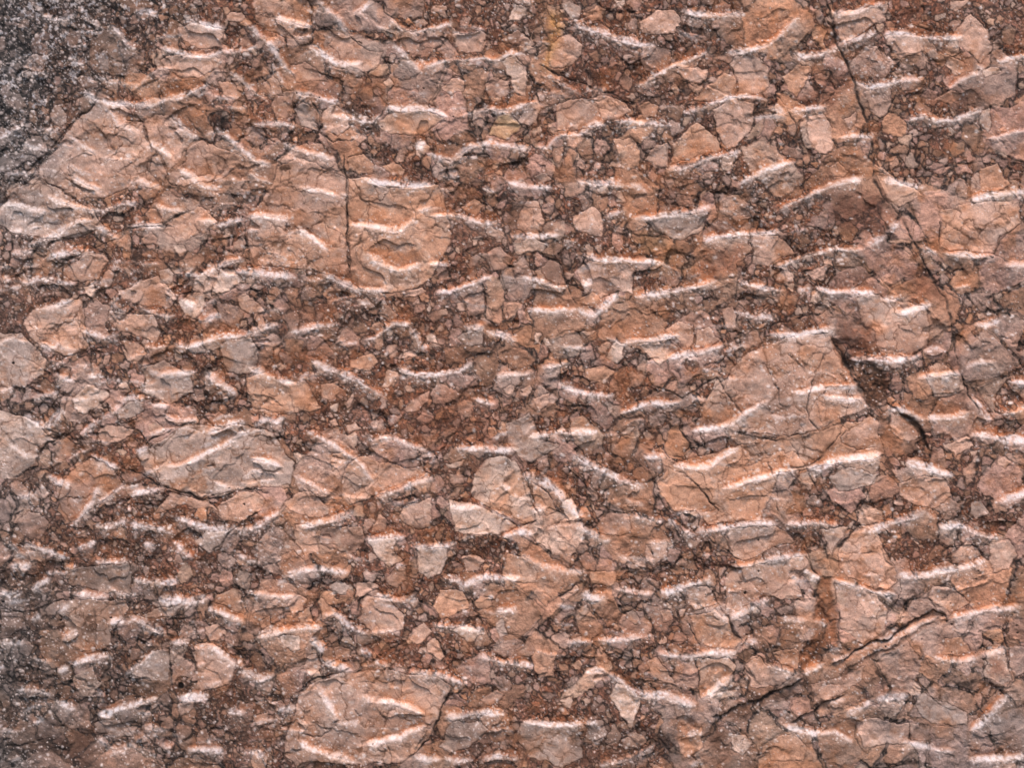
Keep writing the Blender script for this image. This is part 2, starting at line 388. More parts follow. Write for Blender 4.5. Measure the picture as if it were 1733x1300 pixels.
# cracks: "tile width strength x,y ..."
CRACKS = """
A4 4 1 560,-60 570,0 600,60 620,150 640,240 680,320 710,400 740,480 770,570 790,650 820,740 830,800 850,860 855,960 860,1050 900,1140 960,1200 1020,1280
B4 4 1 1015,170 1060,260 1110,350 1150,450 1200,550 1260,640 1290,720 1310,830 1330,950 1360,1040 1380,1140 1420,1220 1470,1330
B4 6 1 600,870 640,940 690,1010 720,1090 770,1150 790,1220 830,1280 870,1290
C4 6 1 850,205 940,195 1000,240 1080,280 1120,330 1180,460
C4 2.2 .8 850,220 700,270 650,370 600,440 530,520 450,550 330,570
C4 2.2 .8 530,0 490,90 460,200 470,270 520,320 540,360
C4 2 .7 460,290 400,340 350,400 420,490 450,550 490,630 550,750 650,790 740,860
C4 2 .6 200,430 230,540 280,640 290,780 320,880
C4 1.5 .5 0,520 100,515 200,510
C4 2.5 .8 890,870 720,930 620,1050 600,1110
C4 2.5 .8 520,900 560,1050 600,1160
C4 2 .7 720,80 700,170 690,270 650,330
C4 2 .6 350,400 230,400 130,370 0,340
C4 2 .6 870,590 820,700 740,830
C4 2 .6 880,870 930,950 900,1040 930,1110 980,1150
C4 2 .6 1000,730 1080,780 1140,800
C4 1.5 .6 760,1080 880,1050
C4 1.5 .5 760,1090 820,1140 880,1200
D4 2.5 .8 440,0 500,130 540,170 520,230 500,330
D4 4 1.4 -100,1010 0,970 60,930 150,905 230,870 300,840 370,810 430,760
D4 4 1.3 370,1040 440,990 500,960 570,910 680,870
D4 4.5 1.3 590,700 680,660 760,600 850,550 930,540 1050,450 1210,380 1250,400 1280,430
D4 2.5 .8 0,430 40,520 80,550
D4 3 .8 620,340 650,420 650,560 740,630
D4 3 .9 910,470 905,520
D4 2.2 .7 750,1020 740,1110 800,1220
D4 2 .5 1060,820 1180,870 1240,930 1340,960
D4 2 .7 1170,280 1190,340 1250,390 1270,420
D4 3 .6 1230,1200 1290,1220 1330,1260
D4 2 .7 890,310 940,370 1000,270 1000,180
D4 1.8 .6 190,500 240,570 250,660
D4 1.8 .6 1490,1090 1570,1140 1660,1180
D4 1.8 .6 80,700 150,790 180,820
A4 2 .7 940,140 870,180 830,240
A4 2.2 .8 1040,480 1000,540 930,650 870,710 830,750
A4 2 .7 250,540 350,620 400,760 380,820
A4 2 .6 1550,300 1530,390 1480,420
A4 2 .6 1520,840 1510,930 1400,960 1270,980 1200,1080
A4 2 .6 940,150 1100,140 1180,180 1290,180 1330,120
A4 1.8 .6 1630,130 1570,240 1550,310
A4 1.8 .6 160,290 190,370 280,410 320,470
A4 1.8 .6 1450,10 1490,120 1540,200
B4 2 .8 1230,60 1240,200 1240,350
B4 2 .7 1700,200 1600,280 1560,370 1640,430
B4 2 .7 120,200 130,255 130,440 60,500 50,660 40,830
B4 2.5 .6 580,100 600,310 620,340 630,480 640,580
B4 2.2 .8 650,670 500,740 300,780 100,860 0,900
B4 3 .8 110,760 180,850 230,960
B4 2 .6 340,950 400,1020 450,1070
B4 2.2 .8 580,950 520,1070 480,1190 460,1290
B4 1.6 .6 240,1110 290,1180 320,1290
B4 1.5 .5 60,620 120,625 330,620
B4 1.5 .5 380,540 350,640 300,750
B4 1.5 .6 880,490 760,560 720,600
A1 2.4 .9 0,1150 100,1050 220,940 330,840 370,770 530,630 580,590
A1 1.8 .6 660,820 740,740 800,710
A1 1.8 .6 840,750 860,810 890,880 880,990 850,1040
A1 2 .7 1330,150 1320,220 1300,270
A1 2 .6 1090,670 1140,740 1190,800
A1 1.6 .6 430,880 400,1000 420,1030
B1 2.6 .9 300,490 380,430 480,380 600,330 710,280 740,240 960,210 1050,150 1110,120
B1 2.2 .9 1440,170 1440,300 1460,400 1490,490
B1 2 .8 370,440 375,520
B1 2 .7 1040,690 1060,620 1120,605 1200,610
B1 2 .8 330,1000 400,980 520,940 640,930
B1 2 .7 430,750 480,840 510,920
B1 2 .8 690,460 670,560 640,590 580,590
B1 2 .6 940,740 930,810 960,850 1040,840
B1 1.8 .7 1290,900 1290,1010 1350,1090
B1 1.8 .7 1270,480 1250,550 1240,620 1330,600 1430,540
B1 2.2 .8 230,900 310,950 380,990
A2 2.6 .95 630,890 640,1050 645,1200 655,1300
B2 2.6 .95 650,60 655,180 645,340 660,480
A2 2.4 .8 440,590 490,680 490,770 560,830 700,820
A2 2.4 .8 740,770 800,750 860,640 880,580
A2 2 .7 540,370 650,410 690,480
A2 2 .6 1200,480 1290,450 1340,470
A2 2 .7 1170,740 1210,810 1250,870
A2 2 .8 1620,540 1680,560
A3 2.5 .9 390,370 500,430 620,480 760,530 830,540 930,610
A3 2.8 .9 1100,210 1180,290 1250,330
A3 2.2 .7 1270,590 1160,640 1150,700
A3 2 .6 830,0 900,60 960,110
A3 2 .6 540,60 580,120
A3 2 .7 1190,420 1240,480 1330,520
A3 2 .7 1400,670 1440,800 1480,880
B3 2.4 .8 420,400 490,420 540,520 560,590 620,690
B3 2.4 .8 940,480 945,620 900,670 830,675
B3 1.8 .6 350,100 360,180 350,240
B3 2 .7 1110,820 1160,880 1220,940
B3 2 .6 1440,660 1450,780 1480,840
B3 1.8 .6 1300,800 1310,880 1300,950
B3 2 .6 1230,300 1300,230 1400,140
C3 2.4 .8 1300,340 1280,440 1220,500 1150,490
C3 2.6 .9 1050,80 1150,110 1230,160 1330,90 1430,40 1520,170 1590,240
C3 2.6 .8 1230,600 1330,700 1430,800
C3 2.2 .8 250,490 310,600 340,740 400,850 330,900 240,905
C3 2 .7 650,640 720,740 800,810 920,830
C3 2.2 .8 1380,980 1450,1010 1570,1090
C3 2 .8 1020,1000 1050,1060 1070,1130
C3 2.4 .6 160,950 170,1060 120,1160
C3 2 .7 1150,850 1200,950 1210,1010
C3 2 .6 1080,700 1130,800 1160,850
C3 2.5 .8 1390,980 1385,1150
C3 2 .6 460,460 380,510 330,530
C1 2.5 .9 60,635 130,590 210,560 230,470 260,430 320,400 380,350
C1 3 1 700,550 820,600 900,650 1000,690 1080,700 1180,750 1300,740 1400,690 1500,680 1580,710
C1 2 .8 780,470 870,415 950,365 1080,310
C1 3 .8 1230,1080 1330,960 1420,890 1540,820
C1 2 .7 350,610 400,550 480,480
C1 2.4 .6 290,680 330,740 320,850 250,940
C1 2.4 .7 150,780 80,830 60,950 0,980
C1 2.4 .7 390,350 370,230 400,140 470,60
C1 2 .6 1060,170 1090,140 1120,150
C1 2.4 .7 1380,180 1450,210 1570,220 1680,240 1733,240
C1 2 .7 560,340 650,310 720,300 840,260
D1 2.6 .8 780,110 770,300 760,370 700,450 670,500 660,650 640,720 590,790
D1 3 .5 540,340 560,420 570,600
D1 2 .7 0,390 200,380 330,325 490,290
D1 2.2 .6 990,420 1080,390 1150,310
D1 2.2 .7 0,760 200,770
D1 2.4 .7 1130,600 1140,700 1130,760
D1 2 .7 0,1170 150,1160 330,1120
D1 2 .5 1170,450 1280,440
D2 4 1 690,420 740,310 790,280
D2 2.6 .9 360,860 450,790 520,760 600,740 680,715
D2 3 .9 1270,820 1200,960 1130,1130 1060,1200
D2 1.8 .8 350,1100 500,1110 580,1060
D2 1.6 .7 720,800 830,805 950,790
D2 2 .7 860,700 1000,710 1200,720 1320,690
D2 2 .6 880,1090 890,960
D2 2 .7 880,1150 920,1230
D2 2.2 .7 1110,250 1110,330 1140,370 1200,420
D2 2.2 .7 30,280 50,380 30,420
D2 2 .8 1160,540 1210,600 1240,640
D2 1.8 .6 330,430 390,380
D3 2.6 .9 1380,220 1430,340 1500,420 1530,510 1580,550
D3 2.6 .9 1260,400 1290,500 1350,600
D3 2 .8 1320,650 1320,980
D3 2.2 .8 930,1090 870,1010 810,900
D3 2.4 .8 1210,830 1080,800 940,770
D3 3 .6 640,160 620,210 500,300
D3 4 .7 1010,190 1090,270 1110,300
D3 5 .7 1080,1110 1130,1180 1180,1230
D3 2.2 .7 750,1190 830,1140 930,1120
D3 2 .6 1590,550 1590,680 1640,770 1700,840
D3 2 .6 1640,930 1690,1000
"""
# fragments: "tile tone x,y ..."
CLASTS = """
A1 l 130,350 190,305 260,320 275,360 230,400 180,420 130,400
A1 g 280,650 350,600 390,660 390,720 340,745 290,720
A1 p 1040,150 1130,130 1230,140 1330,160 1330,210 1290,270 1170,290 1100,260 1050,200
A1 p 940,350 1020,320 1170,330 1300,330 1280,400 1170,460 1050,440 960,400
A1 p 380,770 580,590 720,610 770,640 740,700 830,720 900,880 990,1020 940,1080 880,1100 780,1080 600,1150 450,1170 340,1100 220,1060 210,970 330,870
A1 p 840,720 900,660 990,680 1160,800 1090,870 1060,940 990,1000 900,870
A1 p 1100,870 1180,820 1290,860 1430,930 1420,970 1340,1010 1290,1050 1200,1060 1080,1100 980,1080 990,1020 1090,940
A1 g 570,330 620,290 650,360 640,420 590,420
A1 g 0,1200 80,1100 200,1030 350,1110 550,1240 600,1340 450,1400 300,1400 100,1370 -50,1300
A1 p 1280,470 1400,480 1430,540 1390,590 1310,560
A1 p 1530,480 1600,430 1640,470 1660,560 1590,560
A1 p 1330,80 1420,70 1440,110 1400,140 1340,125
A1 p 1470,30 1500,-60 1780,-60 1830,40 1770,180 1740,220 1650,210 1560,180 1480,110
A2 p 540,250 590,190 660,200 700,240 780,300 860,300 830,390 760,440 680,400 600,330
A2 b 310,380 400,360 520,440 540,480 440,470 350,480
A2 b 200,620 230,540 330,530 330,620 300,700 220,680
A2 g 340,640 390,590 460,640 490,770 380,740
A2 p 500,660 570,600 650,650 670,760 600,800 510,760
A2 o 820,740 880,660 1070,640 1220,690 1160,740 1090,790 900,795
A2 p 1200,510 1260,460 1330,470 1340,530 1260,560
A2 l 1550,350 1640,320 1690,400 1700,460 1690,560 1620,540 1600,450
A2 y 1480,780 1530,680 1600,660 1680,740 1590,830
A2 o 650,920 760,900 810,960 800,1010 740,1030 660,1000
A2 o 840,970 930,950 990,990 980,1030 910,1030
A2 p 240,990 350,930 460,950 560,1000 635,1030 650,1200 650,1420 655,1630 500,1600 330,1570 100,1560 60,1390 90,1250 170,1140
A2 o 660,1040 760,1040 900,1100 1150,1080 1220,1110 1240,1270 1260,1420 1180,1540 1150,1640 1060,1690 900,1720 760,1700 670,1650 660,1400 650,1200
A2 l 1590,110 1640,30 1710,40 1700,90 1650,130
A2 b 1580,200 1650,170 1720,220 1690,270 1600,250
A2 b 1460,490 1500,450 1600,470 1600,560 1480,570
A2 p 900,330 940,320 930,400 890,370
A2 l 850,490 900,460 930,490 900,520
A2 p 1130,60 1180,30 1240,40 1220,90
A2 p 1270,200 1400,180 1470,200 1440,290 1300,300
A3 g 520,10 570,0 640,40 620,110 570,110
A3 o 640,70 730,20 790,60 760,120 690,120
A3 l 820,0 890,0 890,30 860,60
A3 p 980,120 1080,50 1180,60 1230,110 1190,200 1120,210 1000,200
A3 p 450,250 560,180 640,260 640,320 560,380 480,400 440,370
A3 p 1190,410 1280,390 1390,400 1350,490 1290,495 1220,460
A3 p 1500,370 1530,330 1650,320 1733,390 1740,500 1700,540 1560,560 1550,450
A3 o 1290,590 1380,490 1480,420 1540,440 1550,540 1440,590
A3 p 480,620 620,570 790,550 900,590 930,660 840,700 720,720 600,760 490,770
A3 o 970,610 1030,590 1090,620 1080,690 1000,690
A3 o 820,810 930,800 980,900 980,980 900,1000 790,970 850,900
A3 p 1000,940 1060,850 1140,840 1160,980 1060,970
A3 o 1160,840 1300,720 1440,800 1470,880 1330,910 1200,950
A3 p 1400,650 1520,570 1650,600 1640,750 1560,860 1500,870 1430,770
A3 l 720,1100 780,1080 800,1130 760,1150
A3 l 830,1140 870,1110 890,1180 840,1190
A3 l 330,770 400,740 420,770 370,800
A3 g 350,1030 430,1010 470,1050 400,1080
B3 p 270,150 310,70 380,70 430,190 420,250 300,250 260,230
B3 l 220,300 350,280 440,310 430,360 250,390 230,350
B3 p 590,150 700,90 760,150 760,280 680,270 600,230
B3 b 70,380 150,340 220,390 210,480 110,480
B3 b 400,450 450,400 520,460 550,560 430,520
B3 p 610,460 700,420 900,430 950,480 945,610 850,600 740,640 640,600
B3 g 980,170 1390,130 1350,240 1220,310 1060,240
B3 p 1640,260 1740,270 1800,270 1890,370 1800,400 1750,450 1640,440
B3 p 1120,830 1200,770 1290,800 1300,900 1250,930 1180,870
B3 p 1310,830 1380,810 1450,880 1400,930 1310,940
B3 l 970,910 1140,880 1210,950 1090,1040 1030,1000
B3 l 770,980 830,890 890,900 890,980 850,1020
B3 o 630,640 700,590 750,640 720,690 640,690
B3 p 1450,700 1530,690 1550,820 1490,830
B3 l 360,820 410,840 400,900 360,920
B3 l 415,870 450,870 470,910 440,930
B3 o 660,1050 770,1030 840,1080 760,1140 670,1120
B3 l 620,840 670,820 740,830 650,870
B1 p 950,250 1050,150 1190,95 1250,170 1280,190 1200,260 1040,315
B1 p 370,470 500,380 600,370 630,430 570,530 480,540 400,520
B1 b 570,540 640,470 690,490 650,580 590,580
B1 g 930,480 990,450 1020,490 1000,550 940,550
B1 b 830,290 880,250 920,300 900,360 850,350
B1 l 1240,620 1290,450 1370,460 1440,540 1330,600 1250,635
B1 l 1050,660 1100,620 1200,620 1210,690 1150,760 1080,750
B1 p 1390,640 1440,610 1560,720 1540,740 1440,720 1400,690
B1 p 640,700 740,720 900,740 950,830 920,900 830,880 700,830 630,760
B1 p 680,620 820,540 930,510 990,570 1050,640 1000,700 850,680 700,640
B1 b 1360,320 1420,280 1450,320 1420,360 1370,350
B1 l 480,570 540,560 570,610 540,640 480,620
B1 p 200,700 380,670 480,640 500,750 510,930 380,990 200,900 130,800
B1 g -30,830 130,850 280,1000 260,1090 130,1170 -30,1190
B1 p 700,890 800,900 860,960 800,1030 770,1020
B1 g 1290,920 1340,870 1480,870 1530,960 1500,1040 1400,1090 1330,1080
B1 o 1430,1100 1560,1080 1660,1130 1800,1120 1880,1290 1700,1330 1480,1310
B1 l 420,1220 520,1150 640,1190 640,1230 480,1330 430,1290
B1 g 830,1050 960,1000 1120,1100 1140,1190 1000,1260 850,1200
B1 p 840,150 880,110 970,120 970,190 880,205
B1 l 1000,330 1080,320 1110,370 1060,400
B2 p 980,600 1080,580 1120,600 1050,640 980,630
B2 b 1360,410 1400,370 1440,400 1400,460 1360,450
B2 b 1460,370 1540,335 1615,390 1590,470 1510,480
B2 p 700,650 760,640 830,690 790,710 710,690
B2 o 1310,110 1400,60 1460,95 1390,160
B2 l 1100,860 1160,830 1190,900 1120,900
B2 p 890,920 940,910 940,1000 890,1000
B2 p 970,930 1050,930 1060,970 960,1000
B2 b 490,1150 600,1130 610,1200 560,1240 500,1220
B2 g 850,1170 880,1050 960,1090 890,1160
B2 o 660,1000 800,960 840,1020 770,1080 660,1060
B2 g 1280,880 1340,830 1450,830 1440,900 1350,920
B2 l 1110,700 1130,660 1150,690 1130,730
B2 p 1190,720 1240,700 1240,750 1200,750
B2 p 1290,670 1330,660 1340,710 1300,720
B2 p 1030,660 1070,640 1080,670 1040,680
C1 l -30,220 160,260 240,320 330,400 230,430 210,540 80,630 -30,620
C1 b 310,440 360,380 430,420 410,490 330,520
C1 p 560,350 620,310 780,330 770,380 700,400 600,430
C1 b 860,310 900,280 970,330 930,370 880,400
C1 g 880,440 1080,320 1440,310 1590,340 1680,480 1733,540 1700,680 1500,670 1390,690 1180,740 1000,680 850,610 800,480
C1 b 420,560 540,500 660,570 720,660 600,760 560,800 400,880 340,760 370,640
C1 b 90,870 150,810 230,820 290,900 230,980 120,960
C1 p 1240,810 1400,700 1500,690 1570,750 1530,820 1400,890 1280,850
C1 p 870,840 1010,710 1230,760 1290,840 1240,800 1050,790
C1 g 1200,930 1350,930 1290,1040 1220,1080 1140,1000
C1 g 680,220 760,170 850,170 850,230 760,270 690,280
D1 d 400,140 560,110 760,100 770,280 640,270 400,230
C2 p 270,760 370,690 440,690 540,790 540,830 440,860 370,840 320,810
C2 p 610,650 660,540 740,490 880,530 1000,560 1100,540 1130,600 980,660 820,730 650,785 620,720
C2 o 540,480 640,460 650,540 560,580
C2 p 950,850 1000,780 1160,730 1130,920 1080,930 980,890
C2 b 800,920 830,830 880,860 870,940 790,960
C2 b 490,930 550,910 740,910 750,1000 700,1060 600,1040 500,1020
C2 l 770,990 930,970 940,1060 990,1100 900,1140 840,1090 770,1010
C2 l 1060,1020 1240,1030 1240,1090 1190,1190 1120,1210 1060,1170
C2 p 870,1200 950,1130 1000,1130 990,1230 930,1270 870,1240
C2 b 240,1130 330,1040 420,1130 360,1160 270,1180
C2 p 340,900 480,890 480,1060 400,1080 350,1000
C2 l 1380,640 1460,500 1560,490 1640,530 1700,660 1733,720 1750,880 1680,900 1540,830 1400,750 1370,700
C2 l 1240,740 1400,780 1540,840 1640,900 1560,950 1540,960 1440,950 1280,940
C2 p 1320,1080 1380,1060 1460,1110 1420,1170 1340,1180
C2 l 1230,540 1340,510 1330,560 1240,560
C2 b 1240,590 1330,580 1330,650 1260,660
C2 p 970,210 1130,100 1130,170 1080,220 990,230
C2 p 630,190 690,110 690,180 650,220
C2 l 545,200 600,180 590,240 550,230
C2 p 540,290 590,270 600,320 560,330
C2 p 640,320 700,290 740,340 660,350
C3 g 200,300 340,240 370,330 400,400 520,430 450,480 340,530 270,500 200,420
C3 p 480,900 560,860 640,880 560,1010 510,960
C3 l 520,760 590,720 640,850 560,880
C3 o 340,640 440,700 490,820 430,850 350,740
C3 b 720,890 800,820 920,830 920,940 860,960 740,950
C3 o 1080,640 1130,560 1240,600 1430,800 1420,820 1180,820 1100,720
C3 p 1010,1020 1140,1000 1140,1090 1060,1130 1010,1100
C3 p 180,90 220,60 260,80 240,130 190,130
C3 p 280,100 330,80 350,110 320,150 280,140
C3 p 350,160 450,120 440,200 390,230
C3 l 870,350 900,315 940,330 920,370
C3 p 1473,35 1594,-104 1871,-208 2096,-236 2148,-104 2252,0 2304,139 2321,208 2079,312 1837,381 1698,364 1386,312 1317,208
C3 o 1144,555 1282,503 1698,399 2079,329 2339,260 2426,485 2183,537 1802,589 1698,866 1386,901 1248,763
C4 p 660,370 820,250 880,290 870,440 760,450 670,410
C4 p 940,230 1080,290 1110,400 1050,420 950,350
C4 g 580,620 700,560 870,590 860,650 740,700 640,690
C4 p 990,650 1130,600 1250,620 1310,720 1200,800 1100,790 1000,720
C4 p 640,1060 720,940 860,900 920,1040 980,1150 990,1220 920,1270 820,1260 700,1200 640,1140
C4 p 1300,1060 1400,980 1490,1080 1400,1140 1320,1130
C4 p 0,920 270,900 400,990 210,1060 100,1110 0,1060
C4 g 1420,770 1480,760 1530,820 1460,860 1420,830
C4 g 540,920 640,900 700,900 600,1080
C4 g 1150,30 1370,10 1380,90 1290,150 1200,150
C4 p 1560,510 1620,490 1660,530 1620,570 1570,550
C4 p 1520,1000 1640,980 1700,1080 1640,1160 1540,1180
C4 p 1260,430 1400,370 1430,440 1340,500
D4 p 20,150 200,100 450,60 490,130 440,160 400,230 440,320 250,300 190,300 60,380 -20,360 -20,180
B4 p 1240,120 1430,80 1700,60 1700,200 1580,290 1560,370 1270,350 1240,330
B4 p 740,630 880,620 1170,690 1170,930 1050,980 880,960 850,820 780,780
A4 o 860,1000 1010,1050 1140,1130 1000,1220 910,1130
A4 p 620,80 740,50 830,30 930,20 930,110 830,160 700,240 650,230
A4 p 930,200 1140,210 1150,290 1010,340 950,290
A4 p 470,680 550,650 610,740 620,870 560,900 480,880 450,770
A4 o 320,450 400,380 470,380 470,450 400,570 350,530
A4 o 500,430 540,420 590,440 540,510
A4 p 680,690 760,650 760,720 720,760
A4 g 1270,320 1380,350 1380,420 1330,450 1280,400
A4 p 1300,200 1430,80 1530,200 1550,300 1480,370 1360,260
A4 p 800,540 960,490 960,620 890,690 830,640
A4 p 1200,570 1300,520 1370,560 1310,610
A4 g 1480,650 1530,620 1550,730 1520,780 1470,720
A4 l 1480,410 1560,390 1600,430 1500,460
A4 o 590,980 650,940 720,1000 690,1040 620,1030
A4 p 1290,0 1420,0 1350,80 1300,60
A4 o 1480,980 1580,950 1650,1080 1580,1120 1480,1110
D1 o 330,330 490,310 740,310 760,360 730,430 660,470 660,560 620,600 480,625 420,600 370,500 360,400
D1 o 1270,280 1370,235 1420,270 1410,400 1320,360 1260,340
D1 g 750,760 880,610 990,600 1000,700 980,790 870,790
D1 p 1150,760 1150,570 1250,560 1380,690 1370,790 1280,830 1170,860
D1 p 1190,470 1280,450 1330,500 1280,560 1230,550
D1 g 830,410 900,370 1080,330 1020,400 900,430
D1 p 1520,410 1590,400 1600,490 1530,520
D2 l 250,530 370,515 380,600 330,620 280,580
D1 p 1040,920 1150,900 1140,960 1060,1000
D1 b 0,370 140,390 130,480 50,530 0,530
D1 p 1480,1000 1600,1000 1600,1040 1520,1070
D1 g 550,1030 700,1010 780,1110 700,1130 560,1100
D1 l 380,1090 410,1070 430,1100 400,1120
D2 p 700,220 780,200 840,240 770,280 740,310 690,300
D2 p 700,430 760,290 880,310 980,400 980,490 800,510
D2 p 300,340 360,290 410,310 390,380 330,410
D2 o 370,390 420,360 450,430 420,470 370,450
D2 p 130,430 200,400 210,460 150,500
D2 o 480,330 510,300 590,380 500,440
D2 p 1000,550 1020,480 1100,440 1150,510 1060,590
D2 p 1110,570 1160,530 1230,650 1190,680 1120,620
D2 b 540,540 580,460 610,560 560,580
D2 p 390,710 420,640 480,630 500,710 440,780
D2 o 1150,360 1200,260 1330,260 1370,350 1290,400 1200,420
D2 l 1240,490 1320,470 1450,500 1380,560 1290,520
D2 o 1390,320 1440,290 1510,310 1510,360 1420,370
D2 g 1520,440 1570,420 1590,520 1540,550
D2 p 360,860 470,800 600,740 700,740 880,720 1180,760 1270,820 1200,960 1140,1120 1060,1200 980,1260 700,1290 600,1290 480,1270 370,1300 280,1240 290,1100 330,1000
D2 g 1190,1190 1260,1030 1440,1020 1480,1070 1380,1170 1240,1220
D3 g 250,1100 300,1020 400,1030 620,1050 640,1240 520,1300 340,1240
D2 g 540,230 600,190 660,240 630,290 560,280
D2 p 1430,900 1520,840 1570,870 1500,950
D2 b 560,600 660,600 660,660 580,670
D2 p 90,1000 180,980 180,1040 130,1070
D3 o 680,140 840,140 850,190 810,240 700,220
D3 l 790,870 850,790 950,860 990,880 930,1090 870,1000
D3 g 680,1040 760,1000 780,1100 740,1180 660,1120
D3 l 500,890 590,880 570,950 530,950
D3 p 1010,680 1090,640 1190,820 1060,780
D3 p 720,610 760,590 800,660 790,690 730,680
D3 p 1080,380 1150,370 1180,420 1120,450
D3 g 890,390 930,370 980,420 950,460 890,440
D3 o 1270,400 1420,370 1500,430 1580,550 1540,600 1400,600 1310,540 1290,470
D3 p 1250,230 1370,220 1430,340 1300,370 1250,340
D3 o 1320,650 1500,650 1540,700 1500,800 1340,900 1320,800
D3 p 1590,690 1680,650 1733,720 1733,840 1640,830
D3 o 170,170 200,50 300,60 380,150 370,220 200,190
D3 g 600,370 660,330 680,380 630,440 600,430
D3 l 1510,1110 1600,1100 1640,1150 1590,1230 1510,1190
D3 o 1200,1120 1340,1060 1350,1170 1270,1260 1210,1200
D3 b 260,600 330,550 370,610 330,660 270,650
D3 p 500,300 600,230 620,250 560,310
D3 p 1180,100 1220,60 1270,80 1260,120 1200,120
D3 l 1080,330 1110,310 1110,350
D3 l 1130,350 1140,320 1175,350 1150,370
D4 p 620,200 850,270 930,370 900,500 780,570 660,480 630,330
D4 p 480,800 660,760 800,690 760,790 640,870 500,940
D4 o 220,1150 380,1090 450,1180 430,1260 240,1270
D4 p 740,1020 820,1010 1050,1040 1050,1150 800,1180 760,1100
D4 b 1050,1040 1180,1050 1180,1130 1060,1140
D4 b 1190,1050 1310,1060 1310,1140 1210,1130
D4 o 1260,540 1370,530 1420,620 1330,650 1250,630
D4 p 80,680 160,640 250,700 380,740 290,830 160,820 100,750
D4 o 250,620 400,580 430,620 400,720 300,690
D4 p 1160,300 1190,230 1300,250 1430,330 1300,400
D4 g 1070,840 1190,880 1400,970 1400,1060 1180,1040 1100,950
"""
# iron stains: "tile r,g,b strength softness x,y ..."
STAINS = """
D4 168,106,74 .65 4 600,690 760,600 930,540 1050,450 1210,385 1220,420 1060,490 940,570 780,640 620,740
D4 92,62,48 .8 3 640,760 790,650 950,580 1070,500 1230,430 1240,445 1080,520 960,600 800,670 660,790
D4 88,60,46 .7 4 0,985 150,920 290,860 380,830 400,860 260,910 80,1010 0,1010
C4 92,58,40 .86 5 955,205 1020,240 1090,285 1140,350 1165,440 1110,370 1060,310 1000,260
C4 90,56,38 .85 3 930,190 1000,230 1080,270 1130,330 1190,470 1130,420 1100,330 1010,270 940,215
B4 96,60,42 .8 4 590,860 650,900 690,990 780,1170 730,1140 680,1040 630,960
B4 88,58,44 .6 6 1140,470 1180,490 1270,640 1230,640
A4 88,58,44 .6 6 870,1060 960,1190 1050,1290 1000,1290 900,1160
D4 104,68,46 .5 4 0,960 150,890 370,800 380,830 240,890 60,980
C4 104,68,48 .6 6 450,540 610,410 640,430 540,520
B4 92,58,40 .95 5 700,990 740,1010 830,1010 900,1060 935,1130 930,1230 870,1285 825,1270 780,1180 745,1090
C4 120,80,60 .75 7 870,220 930,220 950,350 980,500 970,640 930,640 890,520 880,350
D4 112,68,44 .85 6 540,170 600,180 600,300 640,440 650,540 560,600 480,700 420,730 430,620 500,520 500,400 510,280
A3 176,122,62 .7 12 420,390 450,80 520,80 530,160 480,300 470,390
A3 128,84,56 .6 20 330,0 520,0 440,160 370,170
A3 130,90,70 .5 22 390,160 460,100 440,380 380,360
B3 134,98,68 .6 16 970,270 1080,240 1220,360 1280,480 1200,500 1050,410 960,350
B3 128,70,48 .5 16 1380,370 1580,340 1600,470 1420,520 1300,520
B2 140,84,52 .6 12 750,330 860,360 1080,380 1100,400 950,440 830,400
B2 110,72,52 .7 10 550,460 660,510 700,570 600,530
B4 100,62,48 .75 14 590,20 900,20 1000,180 900,240 640,220 590,100
B4 106,62,44 .7 14 650,760 860,820 880,960 740,970 660,900
B4 112,66,46 .55 14 1040,460 1150,480 1260,640 1090,650
C4 104,64,44 .6 12 940,230 1080,290 1180,470 1100,400
C4 118,72,52 .5 14 1100,990 1280,980 1290,1130 1060,1180 1020,1130
A4 112,68,50 .7 12 480,400 700,420 740,480 600,610 420,600 400,570 520,500
A1 84,64,56 .7 14 830,620 1000,620 1130,700 1180,800 1060,720 940,660
B1 110,72,54 .6 12 780,370 1100,390 1300,370 1400,400 1200,430 900,440
C3 112,74,54 .6 16 800,460 1000,500 1060,620 1000,660 850,600
C3 110,72,54 .5 16 500,420 700,460 860,600 620,480
D3 110,66,44 .6 12 1100,220 1250,170 1370,170 1250,230 1120,260
D3 84,56,42 .75 10 1370,1060 1450,1050 1490,1130 1440,1200 1380,1140
D3 60,48,44 .7 12 1060,1080 1120,1080 1210,1210 1150,1230 1080,1140
D1 90,58,44 .7 16 350,1130 560,1080 540,1300 420,1300 160,1160
D4 110,68,50 .7 10 1520,650 1580,640 1620,760 1550,760
C1 120,72,48 .6 12 880,840 1000,800 1200,840 1040,850
C1 98,66,50 .6 14 0,1160 200,1170 220,1250 0,1250
B1 92,66,54 .8 12 330,540 470,560 470,630 390,640
B2 98,62,46 .6 14 200,700 560,660 600,720 400,760 180,760
A3 120,70,48 .5 16 660,450 830,350 950,480 900,560 720,520
D3 124,74,52 .4 20 440,500 1000,430 1240,440 1320,600 1000,590
A2 104,64,46 .6 12 560,840 650,830 640,880 580,890
A2 100,64,48 .6 14 680,470 800,560 840,620 740,680 690,620
C2 130,76,52 .45 20 1080,120 1480,120 1560,400 1300,420 1020,330
A4 120,74,50 .55 14 1160,560 1450,520 1520,560 1380,640 1180,650
"""

